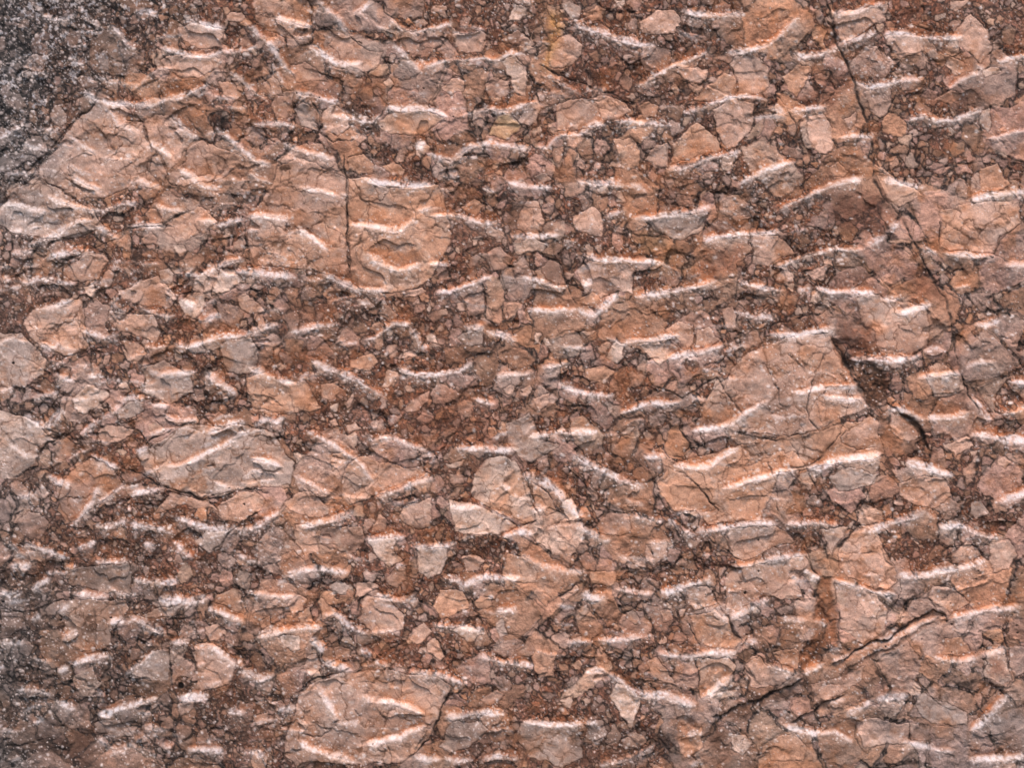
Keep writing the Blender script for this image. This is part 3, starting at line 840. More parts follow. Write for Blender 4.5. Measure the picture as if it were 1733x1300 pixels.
# ------------------------------------------------------------------ noise helpers
K = 3.466
def noise(x, y, s, seed):                    # smooth value noise, -1..1
    r = np.random.RandomState(seed).rand(256, 256).astype(np.float32)*2 - 1
    u = x/s + seed*17.31; v = y/s + seed*9.77
    iu = np.floor(u); iv = np.floor(v); fu = u - iu; fv = v - iv
    fu = fu*fu*(3 - 2*fu); fv = fv*fv*(3 - 2*fv)
    a = iu.astype(np.int32) & 255; b = iv.astype(np.int32) & 255; a1 = (a + 1) & 255; b1 = (b + 1) & 255
    return (r[a, b]*(1-fu) + r[a1, b]*fu)*(1-fv) + (r[a, b1]*(1-fu) + r[a1, b1]*fu)*fv
def fbm(x, y, s, seed, n=4, g=0.55):
    t = 0; a = 1; w = 0
    for i in range(n):
        ca, sa = math.cos(i*1.1), math.sin(i*1.1)
        t = t + a*noise(x*ca - y*sa, x*sa + y*ca, s, seed + i*7); w += a; a *= g; s /= 2.03
    return t/w*1.5
RT = np.random.RandomState(99).rand(65536, 6).astype(np.float32)
def voro(x, y, s, seed, ax=1.0, facet=0):             # F1, F2-F1 edge distance, cell random id
    rs = np.random.RandomState(seed); jx = rs.rand(256, 256).astype(np.float32); jy = rs.rand(256, 256).astype(np.float32)
    ids = rs.permutation(65536).reshape(256, 256).astype(np.int32)
    u = x/(s*ax) + 40.3; v = y/s + 61.7
    iu = np.floor(u).astype(np.int32); iv = np.floor(v).astype(np.int32)
    f1 = np.full(x.shape, 9., np.float32); f2 = f1.copy(); cid = np.zeros(x.shape, np.int32); gx = f1*0; gy = f1*0
    for dx in (-1, 0, 1):
        for dy in (-1, 0, 1):
            a = (iu + dx) & 255; b = (iv + dy) & 255
            ex = (iu + dx + jx[a, b] - u)*ax; ey = iv + dy + jy[a, b] - v
            d = np.sqrt(ex*ex + ey*ey)
            near = d < f1
            f2 = np.where(near, f1, np.minimum(f2, d)); cid = np.where(near, ids[a, b], cid); gx = np.where(near, ex, gx); gy = np.where(near, ey, gy); f1 = np.where(near, d, f1)
    if facet: return (gx*s*(RT[cid][..., 3]-.5) + gy*s*(RT[cid][..., 4]-.5))*2*facet + (RT[cid][..., 5]-.5)*s*facet*0.5, (f2 - f1)*s*0.5
    return f1*s, (f2 - f1)*s*0.5, cid
def sm(a, b, x):
    t = np.clip((x - a)/(b - a), 0, 1); return t*t*(3 - 2*t)
def mix(c, d, m):
    return c + (d - c)*m[..., None]
def rgb(*v): return np.array(v, np.float32)/255.

# ------------------------------------------------------------------ survey grid over the face (mm)
EXT = 300.
fine = np.arange(-14, 1747.1, 1.28); finey = np.arange(-14, 1314.1, 1.28)
def axis(f, a, b):
    return np.concatenate([np.arange(a, f[0]-2, 3.4), f, np.arange(f[-1]+3.4, b, 3.4)]).astype(np.float32)
xs = axis(fine, -EXT, 1733+EXT); ys = axis(finey, -EXT, 1300+EXT)
Xn, Yn = np.meshgrid(xs, ys)                 # Y runs downwards, as surveyed
H_, W_ = Xn.shape
wx = noise(Xn, Yn, 22, 1)*3.0 + noise(Xn, Yn, 7, 2)*1.5 + noise(Xn, Yn, 3.2, 8)*0.8
wy = noise(Xn, Yn, 22, 3)*3.0 + noise(Xn, Yn, 7, 4)*1.5 + noise(Xn, Yn, 3.2, 9)*0.8
X = Xn + wx; Y = Yn + wy                     # ragged coordinates

def parse(txt, ncol):
    out = []
    for ln in txt.strip().splitlines():
        p = ln.split(); ox, oy = TX[p[0][1]], TY[p[0][0]]
        pts = [tuple(map(float, q.split(','))) for q in p[1+ncol:]]
        out.append((p[1:1+ncol], [(ox + a/K, oy + b/K) for a, b in pts]))
    return out
def win(pts, m):
    px = [p[0] for p in pts]; py = [p[1] for p in pts]
    i0, i1 = np.searchsorted(ys, [min(py)-m, max(py)+m]); j0, j1 = np.searchsorted(xs, [min(px)-m, max(px)+m])
    return slice(max(i0, 0), i1), slice(max(j0, 0), j1)
def polydist(x, y, pts, closed=False):       # distance, signed side, arc parameter in mm
    P = list(pts) + ([pts[0]] if closed else [])
    best = np.full(x.shape, 1e9, np.float32); side = np.zeros_like(best); arc = np.zeros_like(best); L = 0.
    for (ax, ay), (bx, by) in zip(P[:-1], P[1:]):
        dx, dy = bx-ax, by-ay; l = math.hypot(dx, dy) + 1e-6
        tr = ((x-ax)*dx + (y-ay)*dy)/(l*l); t = np.clip(tr, 0, 1)
        d = np.hypot(x - ax - t*dx, y - ay - t*dy)
        n = ((x-ax)*dy - (y-ay)*dx)/l
        if dx < 0 or (dx == 0 and dy > 0): n = -n
        m = d < best
        best = np.where(m, d, best); side = np.where(m, n, side); arc = np.where(m, L + tr*l, arc); L += l
    return best, side, arc, L
def inside(x, y, pts):
    c = np.zeros(x.shape, bool); n = len(pts)
    for i in range(n):
        (ax, ay), (bx, by) = pts[i], pts[(i+1) % n]
        if ay == by: continue
        c ^= ((ay > y) != (by > y)) & (x < (bx-ax)*(y-ay)/(by-ay) + ax)
    return c

# ------------------------------------------------------------------ zones of the stone
n_big = fbm(X, Y, 260, 11, 3); n_med = fbm(X, Y, 70, 12, 4); n_sm = fbm(X, Y, 17, 13, 4); n_fine = fbm(X, Y, 5, 14, 3)
n_b2 = fbm(X, Y, 110, 31, 4); n_c2 = fbm(X, Y, 32, 33, 4)
grey = np.clip(sm(360, -40, Xn + n_med*90)*(0.62 - 0.4*sm(330, 430, Yn)*sm(900, 780, Yn)) + 0.62*sm(420, 40, Xn*0.95 + Yn*0.95 + n_med*60)
               + 0.3*sm(900, 1350, Yn + n_big*150)*sm(900, 0, Xn), 0, 1)
grey = np.clip(grey + 0.30*sm(0.25, 0.8, n_b2), 0, 1)
warm = np.clip(0.35 + 0.5*sm(200, 1300, Xn) + 0.3*n_big, 0, 1)
dark_tl = sm(345, 215, Xn*0.92 + Yn*0.92 + n_c2*34 + n_med*30)          # dark grey corner

# ------------------------------------------------------------------ fine breccia of the matrix
mat_col = np.empty(X.shape + (3,), np.float32); mat_col[:] = rgb(106, 68, 53)
mat_col = mix(mat_col, rgb(98, 57, 38), sm(-0.3, 0.6, n_c2)*0.8)
mat_col = mix(mat_col, rgb(134, 96, 84), sm(0.1, 0.8, fbm(X, Y, 45, 41, 4))*0.7)
mat_col = mix(mat_col, rgb(152, 95, 68), sm(0.0, 0.7, fbm(X, Y, 60, 42, 4))*0.6*warm)
mat_col = mix(mat_col, rgb(88, 76, 70), grey*0.85)
grit = fbm(X, Y, 2.9, 43, 2)
mat_col *= (1 + 0.34*grit + 0.24*n_fine)[..., None]
h = (fbm(X, Y, 300, 51, 3)*7 + fbm(X, Y, 75, 52, 4)*5.0 + n_c2*1.6).astype(np.float32)
h += grit*0.26 + n_fine*0.34
fa, fae = voro(X + n_c2*12, Y + n_sm*8, 52, 231, 1.3, 0.09); fb_, fbe = voro(X + n_sm*5, Y + n_c2*5, 21, 232, 1.2, 0.07)
facet = (fa*sm(0, 5, fae) + fb_*sm(0, 3, fbe)*np.clip(0.6 + n_med, 0.1, 1)).astype(np.float32)
h += facet
col = mat_col
f_den = fbm(X, Y, 130, 61, 3)
xw = X + n_sm*3.5; yw = Y + fbm(X, Y, 17, 15, 4)*3.5
cover = np.zeros(X.shape, np.float32)
p_add = -0.04 + 0.20*sm(980, 1250, Xn + n_med*60)*sm(200, 420, Yn) + 0.22*sm(850, 1100, Yn)*sm(1050, 1300, Xn) + 0.10*sm(420, 120, Xn)*sm(150, 300, Yn)*sm(700, 500, Yn)
LIGHT, PINK, LILAC, BROWN, ORNG, GREYC = rgb(204,170,150), rgb(184,142,120), rgb(166,136,124), rgb(148,108,86), rgb(188,130,96), rgb(156,136,124)
def cell_col(cid):
    r = RT[cid & 65535]
    c = np.empty(cid.shape + (3,), np.float32); c[:] = rgb(174, 134, 121)
    c = mix(c, LILAC, sm(0.55, 0.75, r[..., 0])); c = mix(c, BROWN, sm(0.4, 0.2, r[..., 0])); c = mix(c, LIGHT, sm(0.74, 0.98, r[..., 1])*0.7)
    c = mix(c, ORNG, sm(0.75, 0.95, r[..., 2])*0.7)
    return c*(0.86 + 0.26*r[..., 3])[..., None]
v_e = voro(X + n_med*6 + n_sm*5, Y + n_c2*9, 30, 213, 1.2)[1]; n_cc = fbm(X, Y, 30, 77, 4)
for (s, ax, p, seed, gap, lift) in ((4.4, 1.1, 0.55, 5, 0.25, 0.25), (7.5, 1.15, 0.64, 6, 0.45, 0.5), (13, 1.2, 0.54, 7, 0.7, 0.8), (24, 1.25, 0.36, 8, 1.0, 1.1), (44, 1.3, 0.24, 10, 1.3, 1.2), (84, 1.3, 0.18, 9, 1.5, 1.2)):
    ang = 0.35 - 0.13*seed
    ca, sa = math.cos(ang), math.sin(ang)
    f1, e, cid = voro(xw*ca - yw*sa, xw*sa + yw*ca, s, 100 + seed, ax)
    r = RT[cid]
    inc = (r[..., 4] < p + (0.30 + 0.20*(s > 20))*f_den + p_add*(1 + 0.5*(s > 40))) & (e > gap*(0.6 + 1.8*r[..., 5])) & (f1 < s*(0.62 + 0.25*r[..., 2]))
    m = sm(0, 0.9 + s*0.03, e - gap*(0.6 + 1.8*r[..., 5]))*inc
    cc = cell_col(cid)
    cc = mix(cc, rgb(132, 116, 108), grey*0.5)
    cc = cc*(1 + 0.10*n_fine + 0.07*n_sm)[..., None]
    if s > 20:
        vn = np.exp(-(v_e/0.75)**2)*sm(-0.2, 0.3, n_med)
        cc = mix(cc, rgb(96, 68, 54), vn*0.6); cc = mix(cc, rgb(196, 140, 112), sm(0, 0.8, n_cc)*0.4); cc = mix(cc, rgb(160, 140, 130), sm(0.1, 0.8, -n_cc)*0.4)
    strength = 0.72 + 0.2*r[..., 1]
    col = mix(col, cc, m*strength)
    rim = np.exp(-np.abs(e - gap*(0.6 + 1.8*r[..., 5]))/0.8)*(r[..., 4] < p + (0.30 + 0.20*(s > 20))*f_den + p_add*(1 + 0.5*(s > 40)))*(f1 < s*0.9)
    col = col*(1 - (0.26 + 0.22*(s > 7))*rim)[..., None]
    tilt = (r[..., 0]-0.5)
    h += m*(lift*0.6*(0.5 + tilt) + 0.012*s*sm(0, s*0.35, e)); cover = np.maximum(cover, m)

# ------------------------------------------------------------------ traced fragments
TONE = {'p': (192,151,132), 'l': (208,175,158), 'o': (190,142,116), 'b': (154,118,102), 'g': (170,144,132), 'd': (116,97,88), 'y': (186,148,112)}
def area(p):
    return abs(sum(p[i][0]*p[(i+1) % len(p)][1] - p[(i+1) % len(p)][0]*p[i][1] for i in range(len(p))))/2
clasts = sorted(parse(CLASTS, 1), key=lambda c: -area(c[1]))
frag = np.full(X.shape, -1, np.int32)
n_f = fbm(X, Y, 26, 71, 4); n_g = fbm(X, Y, 48, 72, 4); n_h = fbm(X*0.7, Y*1.5, 12, 73, 4)
fr1, fe1, fc1 = voro(X + n_c2*16, Y + n_f*16, 74, 211, 1.3)      # healed fractures inside fragments
fr2, fe2, fc2 = voro(X + n_f*9, Y + n_c2*9, 31, 212, 1.2)
for k, ((tone,), pts) in enumerate(clasts):
    w = win(pts, 14); x, y = X[w], Y[w]
    ins = inside(x, y, pts); d = polydist(x, y, pts, True)[0]
    A = area(pts); big = sm(600, 9000, np.array(A))
    frag[w][ins] = k
    base = rgb(*TONE[tone]); rk = RT[k + 777]
    c = np.empty(x.shape + (3,), np.float32); c[:] = base*(0.96 + 0.09*rk[0])
    c = mix(c, rgb(194,140,110), sm(-0.1, 0.75, n_g[w])*(0.30 + 0.4*big))
    c = mix(c, rgb(168,142,130), sm(0.05, 0.75, -n_f[w] - 0.3*n_g[w])*(0.35 + 0.35*big))
    c = mix(c, rgb(150,100,70), sm(0.20, 0.85, n_h[w])*0.45)
    c = mix(c, rgb(204,176,160), sm(0.35, 0.9, fbm(x, y, 20, 75+k % 5, 3))*0.4)
    c = mix(c, rgb(136,120,114), grey[w]*0.40)
    c *= (1 + 0.05*n_fine[w] + 0.035*grit[w])[..., None]
    # hairline fractures and slightly different blocks within the large ones
    blk = RT[fc1[w] & 65535]
    c *= (1 + (blk[..., 0]-0.5)*0.10*big)[..., None]
    v = np.exp(-(fe1[w]/1.25)**2)*(blk[..., 1] > 0.15)*sm(-0.9, -0.1, n_med[w])
    v2 = np.exp(-(fe2[w]/0.85)**2)*sm(-0.5, 0.15, n_g[w])*0.8
    vv = np.clip(v + v2, 0, 1)*(0.35 + 0.65*big)
    c = mix(c, rgb(96,66,50), vv*0.8)
    m = ins*sm(0.0, 1.2 + 5*np.clip(noise(x, y, 18, 330+k % 7), 0, 1), d)
    old = col[w].copy(); col[w] = mix(old, c, m*0.97)
    rim = np.exp(-(d/1.3)**2)*np.clip(noise(x, y, 13, 300+k % 9)*0.8 + 0.62, 0, 1)
    col[w] = mix(col[w], rgb(72,52,44), rim*0.5)
    hs = sm(0, 9 + 6*rk[1], d)*ins
    lowf = fbm(x, y, 300, 51, 3)*7 + fbm(x, y, 75, 52, 4)*5.0
    hin = lowf + facet[w]*0.6 + (rk[2]-0.4)*1.7 + n_f[w]*1.0 + n_sm[w]*0.35 + n_fine[w]*0.10 + grit[w]*0.05 + (blk[..., 2]-0.5)*1.8*big
    hin = hin - vv*0.8
    h[w] = h[w]*(1 - hs) + hin*hs - rim*1.0

# ------------------------------------------------------------------ iron stains and weathering with their own shapes; darker lower left and bottom
for (rgbs, s, soft), pts in parse(STAINS, 3):
    s, soft = float(s), float(soft); w = win(pts, 3*soft + 6); x, y = X[w] + n_sm[w]*soft*0.5, Y[w] + n_f[w]*soft*0.6
    d = polydist(x, y, pts, True)[0]; sd = np.where(inside(x, y, pts), d, -d)
    if s >= 0.8: h[w] -= sm(-soft*0.6, soft*0.8, sd)*(3.0 + 14*max(0, s - 0.85))
    m = sm(-soft, soft*0.9, sd)*s*np.clip(0.85 + 0.35*n_sm[w] + 0.25*n_fine[w], 0, 1)
    t = rgb(*map(float, rgbs.split(',')))
    lum = col[w].mean(-1, keepdims=True)/0.45
    col[w] = mix(col[w], t*(0.5 + 0.5*lum), m)
col = mix(col, rgb(166,102,64), sm(0.15, 0.85, fbm(X, Y, 38, 81, 4))*0.42*(1 - grey*0.8))
col = mix(col, rgb(104,74,60), sm(0.35, 0.9, fbm(X, Y, 90, 82, 5))*0.30)
col = mix(col, col*rgb(124,126,132)/0.9, dark_tl*(0.95 - 0.5*cover))

edge = np.clip(sm(130, -30, Xn + n_med*90 + n_c2*40)*(0.42 - 0.26*sm(300, 420, Yn)*sm(900, 780, Yn)) + sm(1120, 1330, Yn + n_med*90)*sm(200, 0, Xn)*0.12 + 0.42*sm(1080, 1280, Yn + n_med*120)*sm(1380, 1600, Xn + n_c2*90), 0, 0.75)
col = mix(col, (col.mean(-1, keepdims=True)*rgb(262, 249, 250)*0.97), edge)
lowl = sm(860, 1120, Yn + n_med*80)*sm(520, 120, Xn + n_med*90); col *= (1 - 0.20*lowl - 0.10*sm(1150, 1330, Yn)*(1 - lowl))[..., None]  # darker towards the lower left and along the bottom
flk = fbm(Xn, Yn, 6, 83, 3)*0.8 + n_c2*0.35
col = mix(col, rgb(176, 170, 174), dark_tl*sm(0.36, 0.58, flk)*0.75)
# ------------------------------------------------------------------ cracks
crk = np.zeros(X.shape, np.float32)
for (w_, s), pts in parse(CRACKS, 2):
    w_, s = float(w_), float(s); w = win(pts, 16)
    x = Xn[w] + wx[w]*0.9 + n_c2[w]*2.2; y = Yn[w] + wy[w]*0.9 + n_f[w]*2.2
    d, side, arc, L = polydist(x, y, pts)
    wid = w_*np.clip(0.75 + 0.7*noise(x, y, 15, 401), 0.2, 1.5)*0.60
    tp = sm(-2, 12, arc)*sm(L + 2, L - 12, arc)
    m = np.exp(-(d/wid)**2)*min(s, 1.)*np.clip(tp, 0.0, 1)*np.clip(0.75 + 0.8*noise(x, y, 9, 402), 0.1, 1)
    crk[w] = np.maximum(crk[w], m)
    h[w] += (np.sign(side)*np.exp(-d/(8 + 8*(s > 1.2)))*(0.5 + 2.6*(s > 1.2))*s - np.exp(-(d/4)**2)*0.5*s)*tp
# network of natural hairline joints through everything
g1, ge1, gc1 = voro(X + n_f*20, Y + n_c2*20, 118, 221, 1.1)
hair = np.exp(-(ge1/0.85)**2)*sm(-0.1, 0.5, n_b2)*(RT[gc1][..., 0] > 0.3)
g2, ge2, gc2 = voro(xw + n_f*6, yw + n_c2*6, 24, 222, 1.5)
hair2 = np.exp(-(ge2/0.55)**2)*sm(0.05, 0.6, n_c2)*0.75
hr = np.clip(hair + hair2, 0, 1)
col = mix(col, rgb(70,52,44), hr*0.5); h -= hr*0.7

# ------------------------------------------------------------------ chisel marks
marks = [(float(a), float(b), p) for (a, b), p in parse(MARKS, 2)]
rs = np.random.RandomState(5)
for i in range(330):                          # the same tooling goes on outside the view
    x0, y0 = rs.uniform(-EXT, 1733+EXT), rs.uniform(-EXT, 1300+EXT)
    if -45 < x0 < 1765 and -12 < y0 < 1312: continue
    if -90 < x0 < 1733 and -12 < y0 < 1312: continue
    a = rs.uniform(-0.35, 0.4) if x0 > 700 else rs.uniform(-0.4, 0.9); L = rs.uniform(30, 90)
    marks.append((rs.uniform(8, 11), rs.uniform(.6, 1), [(x0, y0), (x0+L*.5*math.cos(a), y0+L*.5*math.sin(a)), (x0+L*math.cos(a*.4), y0+L*math.sin(a*.6))]))
for i in range(260):                          # fainter glancing blows between the deep ones, mostly on the weathered left
    x0, y0 = rs.uniform(-20, 1700)*(rs.rand()**0.5), rs.uniform(-5, 1300)
    a = rs.uniform(-0.45, 0.45) if x0 > 600 else rs.uniform(-0.5, 0.8); L = rs.uniform(16, 52)
    marks.append((rs.uniform(5, 8), rs.uniform(.18, .48), [(x0, y0), (x0+L*.5*math.cos(a), y0+L*.5*math.sin(a)), (x0+L*math.cos(a*.4), y0+L*math.sin(a*.6))]))
white = np.zeros(X.shape, np.float32); warm_bounce = white.copy(); sky_tint = white.copy(); hm = white.copy()
rag = noise(Xn, Yn, 4.5, 501)*1.7 + noise(Xn, Yn, 10, 502)*1.5
for i, (w_, s, pts) in enumerate(marks):
    w = win(pts, 62); x = Xn[w] + wx[w]*0.35; y = Yn[w] + wy[w]*0.35 + noise(Xn[w], Yn[w], 30, 503)*1.6
    d, side, arc, L = polydist(x, y, pts)
    cap = np.minimum(10., L*0.22)
    tp = sm(-cap*0.9, cap*1.1, arc)*sm(L + cap*0.9, L - cap*1.1, arc)
    sd = np.where(side > 0, d, -d); hw = w_*0.72*(0.55 + 0.45*tp)*(0.85 + 0.35*noise(x, y, 26, 507))
    D = (2.9 + 3.3*s)*min(1, s*1.6)*(0.8 + 0.4*RT[i, 0]); Lp = (1.3 + 1.9*s)*min(1, s*1.6)
    above = -D*np.exp(-(np.clip(sd - hw, 0, None))/(20 + 15*RT[i, 1]))
    below = Lp*np.exp(-(np.clip(-sd - hw, 0, None))/(20 + 12*RT[i, 2]))
    tband = np.clip((hw - sd)/(2*hw), 0, 1); tb = tband*tband*(3 - 2*tband)
    prof = np.where(sd > hw, above, np.where(sd < -hw, below, -D + (D + Lp)*tb))
    far = sm(60, 30, d)
    prof = prof*tp*far
    hm[w] = np.where(np.abs(prof) > np.abs(hm[w]), prof, hm[w] + (prof - hm[w])*0.12*tp*far*np.exp(-(d/16)**2))
    r = rag[w]
    m = sm(hw*1.02 + 2.2, hw*1.02 - 5.4, np.abs(sd + 0.6) + r*0.9 + 1.9*np.abs(noise(x, y, 20, 504)))*tp**0.5*np.clip(0.9 + 0.45*noise(x, y, 34, 508), 0.3, 1)*(0.42 + 0.5*s)
    white[w] = np.maximum(white[w], m)
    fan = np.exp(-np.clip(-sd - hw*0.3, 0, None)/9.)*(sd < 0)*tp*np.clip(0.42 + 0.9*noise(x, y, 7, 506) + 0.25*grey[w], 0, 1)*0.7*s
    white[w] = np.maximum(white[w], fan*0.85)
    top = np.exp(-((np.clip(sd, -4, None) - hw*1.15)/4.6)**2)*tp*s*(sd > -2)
    warm_bounce[w] = np.maximum(warm_bounce[w], np.maximum(top, 0.62*np.exp(-np.clip(sd - hw, 0, None)/19)*(sd > hw*0.5)*tp*s)*np.clip(0.75 + 0.5*noise(x, y, 14, 505), 0.2, 1))
    sky_tint[w] = np.maximum(sky_tint[w], np.exp(-np.clip(-sd - hw*0.4, 0, None)/12)*(sd < -hw*0.3)*tp*s)
h += hm
brk = np.clip(0.86 + 0.70*noise(Xn, Yn, 3.4, 511) + 0.42*noise(X, Y, 9, 513) + 0.25*noise(X, Y, 20, 512) - 0.5*sm(0.25, 0.7, noise(Xn, Yn, 5.2, 514))*(0.3 + grey), 0.0, 1)
dust = np.empty(X.shape + (3,), np.float32); dust[:] = rgb(220, 209, 211)
dust = mix(dust, rgb(212, 166, 144), sm(0.0, 0.8, n_c2)*0.42*(1 - grey))
dust = mix(dust, rgb(204, 204, 212), np.clip(grey*0.6 + 0.2, 0, 1))
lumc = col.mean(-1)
col = mix(col, rgb(190,110,68), warm_bounce*0.66*np.clip(0.85 + 0.7*n_med, 0.2, 1.2)*(1 - 0.55*grey)*sm(0.2, 0.5, lumc + 0.15))  # orange above the marks: warm bounce light painted into the stone colour
col = mix(col, rgb(158,146,140), sky_tint*0.46)  # cool pale tint below the marks: sky light painted into the colour
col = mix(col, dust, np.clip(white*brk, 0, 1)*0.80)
# crushed crystal specks scattered along the marks and on the left
for s_, sd_, pr in ((7, 601, 0.6), (4.6, 602, 0.6), (11.5, 603, 0.55), (16, 605, 0.35)):
    f1, e, cid = voro(Xn + noise(Xn, Yn, 9, 604)*3, Yn, s_, sd_)
    r = RT[cid]; near = np.clip(0.30*dark_tl + np.maximum(sky_tint, warm_bounce)*0.8 + 0.62*grey*np.clip(0.7 + n_c2, 0.1, 1.2) + 0.16*sm(.0, .7, n_b2), 0, 1)
    m = sm(s_*(0.16 + 0.22*r[..., 1]), s_*0.08, f1)*(r[..., 0] < pr*near)*(0.45 + 0.5*r[..., 2])
    col = mix(col, rgb(222,204,198), m*0.85); h += m*0.35
# crack colour last: they cut through the marks; dirt sits in them
col = mix(col, rgb(50,38,33), np.clip(crk*1.15, 0, 1)*0.86); h -= crk*2.4
col = mix(col, rgb(74,52,42), sm(0.15, 0.6, hr)*white*0.4)
# small pits
PITS = [(1261, 1004, 3.4), (306, 1161, 5.5), (187, 1047, 1.6), (102, 1051, 2.0), (713, 1019, 2.6), (1024, 156, 1.8), (1454, 498, 1.3), (452, 428, 1.4), (21, 615, 2), (1283, 967, 1.5)]
rs = np.random.RandomState(17)
PITS += [(rs.uniform(1480, 1733), rs.uniform(960, 1130), rs.uniform(.8, 1.5)) for _ in range(46)] + [(rs.uniform(-200, 1933), rs.uniform(-200, 1500), rs.uniform(.7, 1.3)) for _ in range(150)]
for px, py, pr in PITS:
    w = win([(px, py)], pr*3 + 5); d = np.hypot(Xn[w] - px, Yn[w] - py) + rag[w]*0.25*min(pr, 2)
    m = sm(pr*1.15, pr*0.6, d); h[w] -= m*(2 + pr*1.2); col[w] = mix(col[w], rgb(46,38,34), m*0.8)

col = np.clip(col, 0.02, 0.95)
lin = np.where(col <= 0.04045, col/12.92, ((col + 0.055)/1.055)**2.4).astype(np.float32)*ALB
h *= 0.80
h -= h[(Xn > 0) & (Xn < 1733) & (Yn > 0) & (Yn < 1300)].mean()

# ------------------------------------------------------------------ meshes
def stone_mat(name, rough, bump):
    m = bpy.data.materials.new(name); m.use_nodes = True; nt = m.node_tree; N = nt.nodes; L = nt.links
    b = N['Principled BSDF']; b.inputs['Roughness'].default_value = rough
    b.inputs['Specular IOR Level'].default_value = 0.32
    at = N.new('ShaderNodeAttribute'); at.attribute_name = 'mineral'
    tc = N.new('ShaderNodeTexCoord')
    n1 = N.new('ShaderNodeTexNoise'); n1.inputs['Scale'].default_value = 420; n1.inputs['Detail'].default_value = 4; n1.inputs['Roughness'].default_value = .65
    n2 = N.new('ShaderNodeTexNoise'); n2.inputs['Scale'].default_value = 95; n2.inputs['Detail'].default_value = 6; n2.inputs['Roughness'].default_value = .7
    L.new(tc.outputs['Object'], n1.inputs['Vector']); L.new(tc.outputs['Object'], n2.inputs['Vector'])
    r1 = N.new('ShaderNodeMapRange'); r1.inputs['From Min'].default_value = .3; r1.inputs['From Max'].default_value = .7
    r1.inputs['To Min'].default_value = .80; r1.inputs['To Max'].default_value = 1.20; L.new(n1.outputs['Fac'], r1.inputs['Value'])
    r2 = N.new('ShaderNodeMapRange'); r2.inputs['From Min'].default_value = .3; r2.inputs['From Max'].default_value = .7
    r2.inputs['To Min'].default_value = .86; r2.inputs['To Max'].default_value = 1.14; L.new(n2.outputs['Fac'], r2.inputs['Value'])
    mu = N.new('ShaderNodeMath'); mu.operation = 'MULTIPLY'; L.new(r1.outputs[0], mu.inputs[0]); L.new(r2.outputs[0], mu.inputs[1])
    vm = N.new('ShaderNodeVectorMath'); vm.operation = 'SCALE'; L.new(at.outputs['Color'], vm.inputs[0]); L.new(mu.outputs[0], vm.inputs['Scale'])
    L.new(vm.outputs[0], b.inputs['Base Color'])
    bp = N.new('ShaderNodeBump'); bp.inputs['Distance'].default_value = bump; bp.inputs['Strength'].default_value = 1
    ad = N.new('ShaderNodeMath'); ad.operation = 'ADD'; L.new(n1.outputs['Fac'], ad.inputs[0]); L.new(n2.outputs['Fac'], ad.inputs[1])
    L.new(ad.outputs[0], bp.inputs['Height']); L.new(bp.outputs[0], b.inputs['Normal'])
    return m
M_MAT = stone_mat('red_brown_matrix', .80, .0012); M_CL = stone_mat('pink_limestone', .66, .0006)

px = (Xn - 866.5)/1000.; pz = (650. - Yn)/1000.; py = -h/1000.
V = np.stack([px, py, pz], -1).reshape(-1, 3).astype(np.float32)
linf = np.concatenate([lin.reshape(-1, 3), np.ones((H_*W_, 1), np.float32)], 1)
idx = np.arange(H_*W_).reshape(H_, W_)
Q = np.stack([idx[:-1, :-1], idx[1:, :-1], idx[1:, 1:], idx[:-1, 1:]], -1)   # faces point out of the rock, towards -y
fq = frag[:-1, :-1]

def mesh_obj(name, verts, loops, counts, colors, mat, parent):
    me = bpy.data.meshes.new(name)
    me.vertices.add(len(verts)); me.vertices.foreach_set('co', np.ascontiguousarray(verts, np.float32).ravel())
    me.loops.add(len(loops)); me.loops.foreach_set('vertex_index', np.ascontiguousarray(loops, np.int32))
    st = np.concatenate([[0], np.cumsum(counts)[:-1]]).astype(np.int32)
    me.polygons.add(len(counts)); me.polygons.foreach_set('loop_start', st)
    me.update(calc_edges=True)
    a = me.color_attributes.new('mineral', 'FLOAT_COLOR', 'POINT'); a.data.foreach_set('color', np.ascontiguousarray(colors, np.float32).ravel())
    me.materials.append(mat)
    o = bpy.data.objects.new(name, me); C.objects.link(o)
    if parent: o.parent = parent
    return o

root = bpy.data.objects.new('rock_wall', None); C.objects.link(root); root.location = (0, 0, ZC)
root['label'] = 'chisel-scarred breccia rock face of pinkish stone fragments in red-brown matrix, filling the whole view'
root['kind'] = 'thing'; root['category'] = 'rock wall'

NPART = 100
mesh_ids = []
for k in range(len(clasts)):
    n = int((fq == k).sum()); mesh_ids.append((n, k))
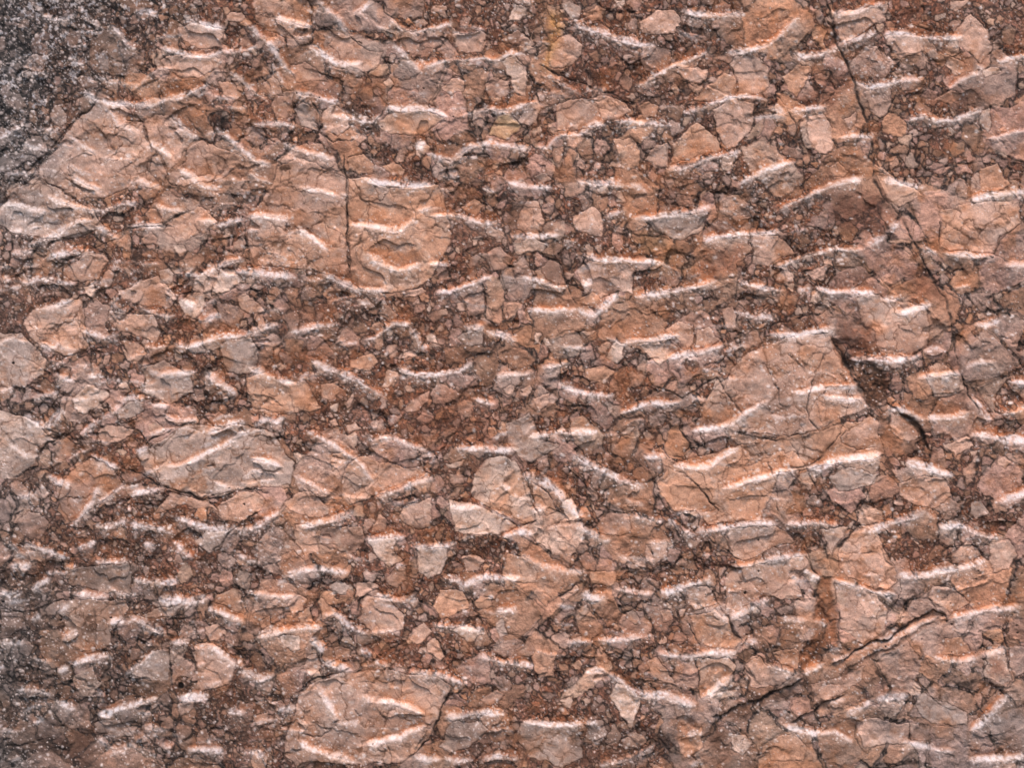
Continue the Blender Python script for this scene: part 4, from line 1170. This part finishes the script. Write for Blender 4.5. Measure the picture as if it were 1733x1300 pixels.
# only fragments the frame shows become parts
order = [k for n, k in sorted(mesh_ids, reverse=True) if n > 30]
keep = order[:NPART]; rest = order[NPART:]
LBL = {'l': 'pale cream-pink stone fragment', 'b': 'dull brown stone fragment', 'g': 'grey-beige stone fragment', 'd': 'dark grey stone fragment', 'y': 'ochre stone fragment', 'o': 'orange-tan stone fragment'}
sock = np.zeros(X.shape, np.float32)
inner_all = np.zeros(X.shape, bool)
def patch(mask):                              # faces of a fragment -> closed lump with its buried underside
    F = Q[mask]; u, inv = np.unique(F, return_inverse=True); F = inv.reshape(-1, 4)
    E = np.concatenate([F[:, [0, 1]], F[:, [1, 2]], F[:, [2, 3]], F[:, [3, 0]]])
    key = E[:, 0].astype(np.int64)*len(u) + E[:, 1]; rkey = E[:, 1].astype(np.int64)*len(u) + E[:, 0]
    B = E[~np.isin(key, rkey)]
    v = V[u]; c = v.mean(0); dep = min(0.03, 0.35*math.sqrt(len(F)*1.6384e-6)) + 0.004
    n = len(u); apex = np.array([[c[0], v[:, 1].max() + dep + 0.01, c[2]]], np.float32)
    bu, bi = np.unique(B, return_inverse=True); bi = bi.reshape(-1, 2) + n      # a copy of the outline, deep in the rock
    low = v[bu].copy(); low[:, 1] = v[:, 1].max() + dep; ap = n + len(bu)
    verts = np.concatenate([v, low, apex]); colr = np.concatenate([linf[u], linf[u[bu]], linf[u][:1]])
    S4 = np.stack([B[:, 1], B[:, 0], bi[:, 0], bi[:, 1]], 1)
    T = np.stack([bi[:, 1], bi[:, 0], np.full(len(B), ap)], 1)
    return verts, np.concatenate([F.ravel(), S4.ravel(), T.ravel()]), np.concatenate([np.full(len(F) + len(S4), 4), np.full(len(T), 3)]), colr, u, np.unique(u[B[:, 0]])
Vm = V.copy()
acc = [[], [], [], []]; off = 0
for k in order:
    verts, loops, counts, colr, u, bnd = patch(fq == k)
    inn = np.setdiff1d(u, bnd); Vm[inn, 1] += 0.0035    # socket in the matrix under the fragment
    tone = clasts[k][0][0]
    if k in keep:
        o = mesh_obj('stone_fragment', verts, loops, counts, colr, M_CL, root)
        if tone in LBL: o['label'] = LBL[tone]
    else:
        acc[0].append(verts); acc[1].append(loops + off); acc[2].append(counts); acc[3].append(colr); off += len(verts)
if acc[0]:
    o = mesh_obj('small_fragments', np.concatenate(acc[0]), np.concatenate(acc[1]), np.concatenate(acc[2]), np.concatenate(acc[3]), M_CL, root)
    o['kind'] = 'stuff'
# matrix: the whole face with the sockets, closed at the sides and back (the block is half a metre thick)
TH = 0.5
ring = np.concatenate([idx[0, :-1], idx[:-1, -1], idx[-1, :0:-1], idx[:0:-1, 0]])
bk = V[ring].copy(); bk[:, 1] = TH; n0 = len(Vm)
verts = np.concatenate([Vm, bk]); colr = np.concatenate([linf, linf[ring]])
R = len(ring); a = ring; b = np.roll(ring, -1); a2 = n0 + np.arange(R); b2 = np.roll(a2, -1)
S = np.stack([a, b, b2, a2], 1)
loops = np.concatenate([Q.ravel(), S.ravel(), a2])
counts = np.concatenate([np.full(Q.shape[0]*Q.shape[1], 4), np.full(R, 4), [R]])
mesh_obj('matrix', verts, loops, counts, colr, M_MAT, root)
print('GRID', W_, H_, 'fragments', len(order))
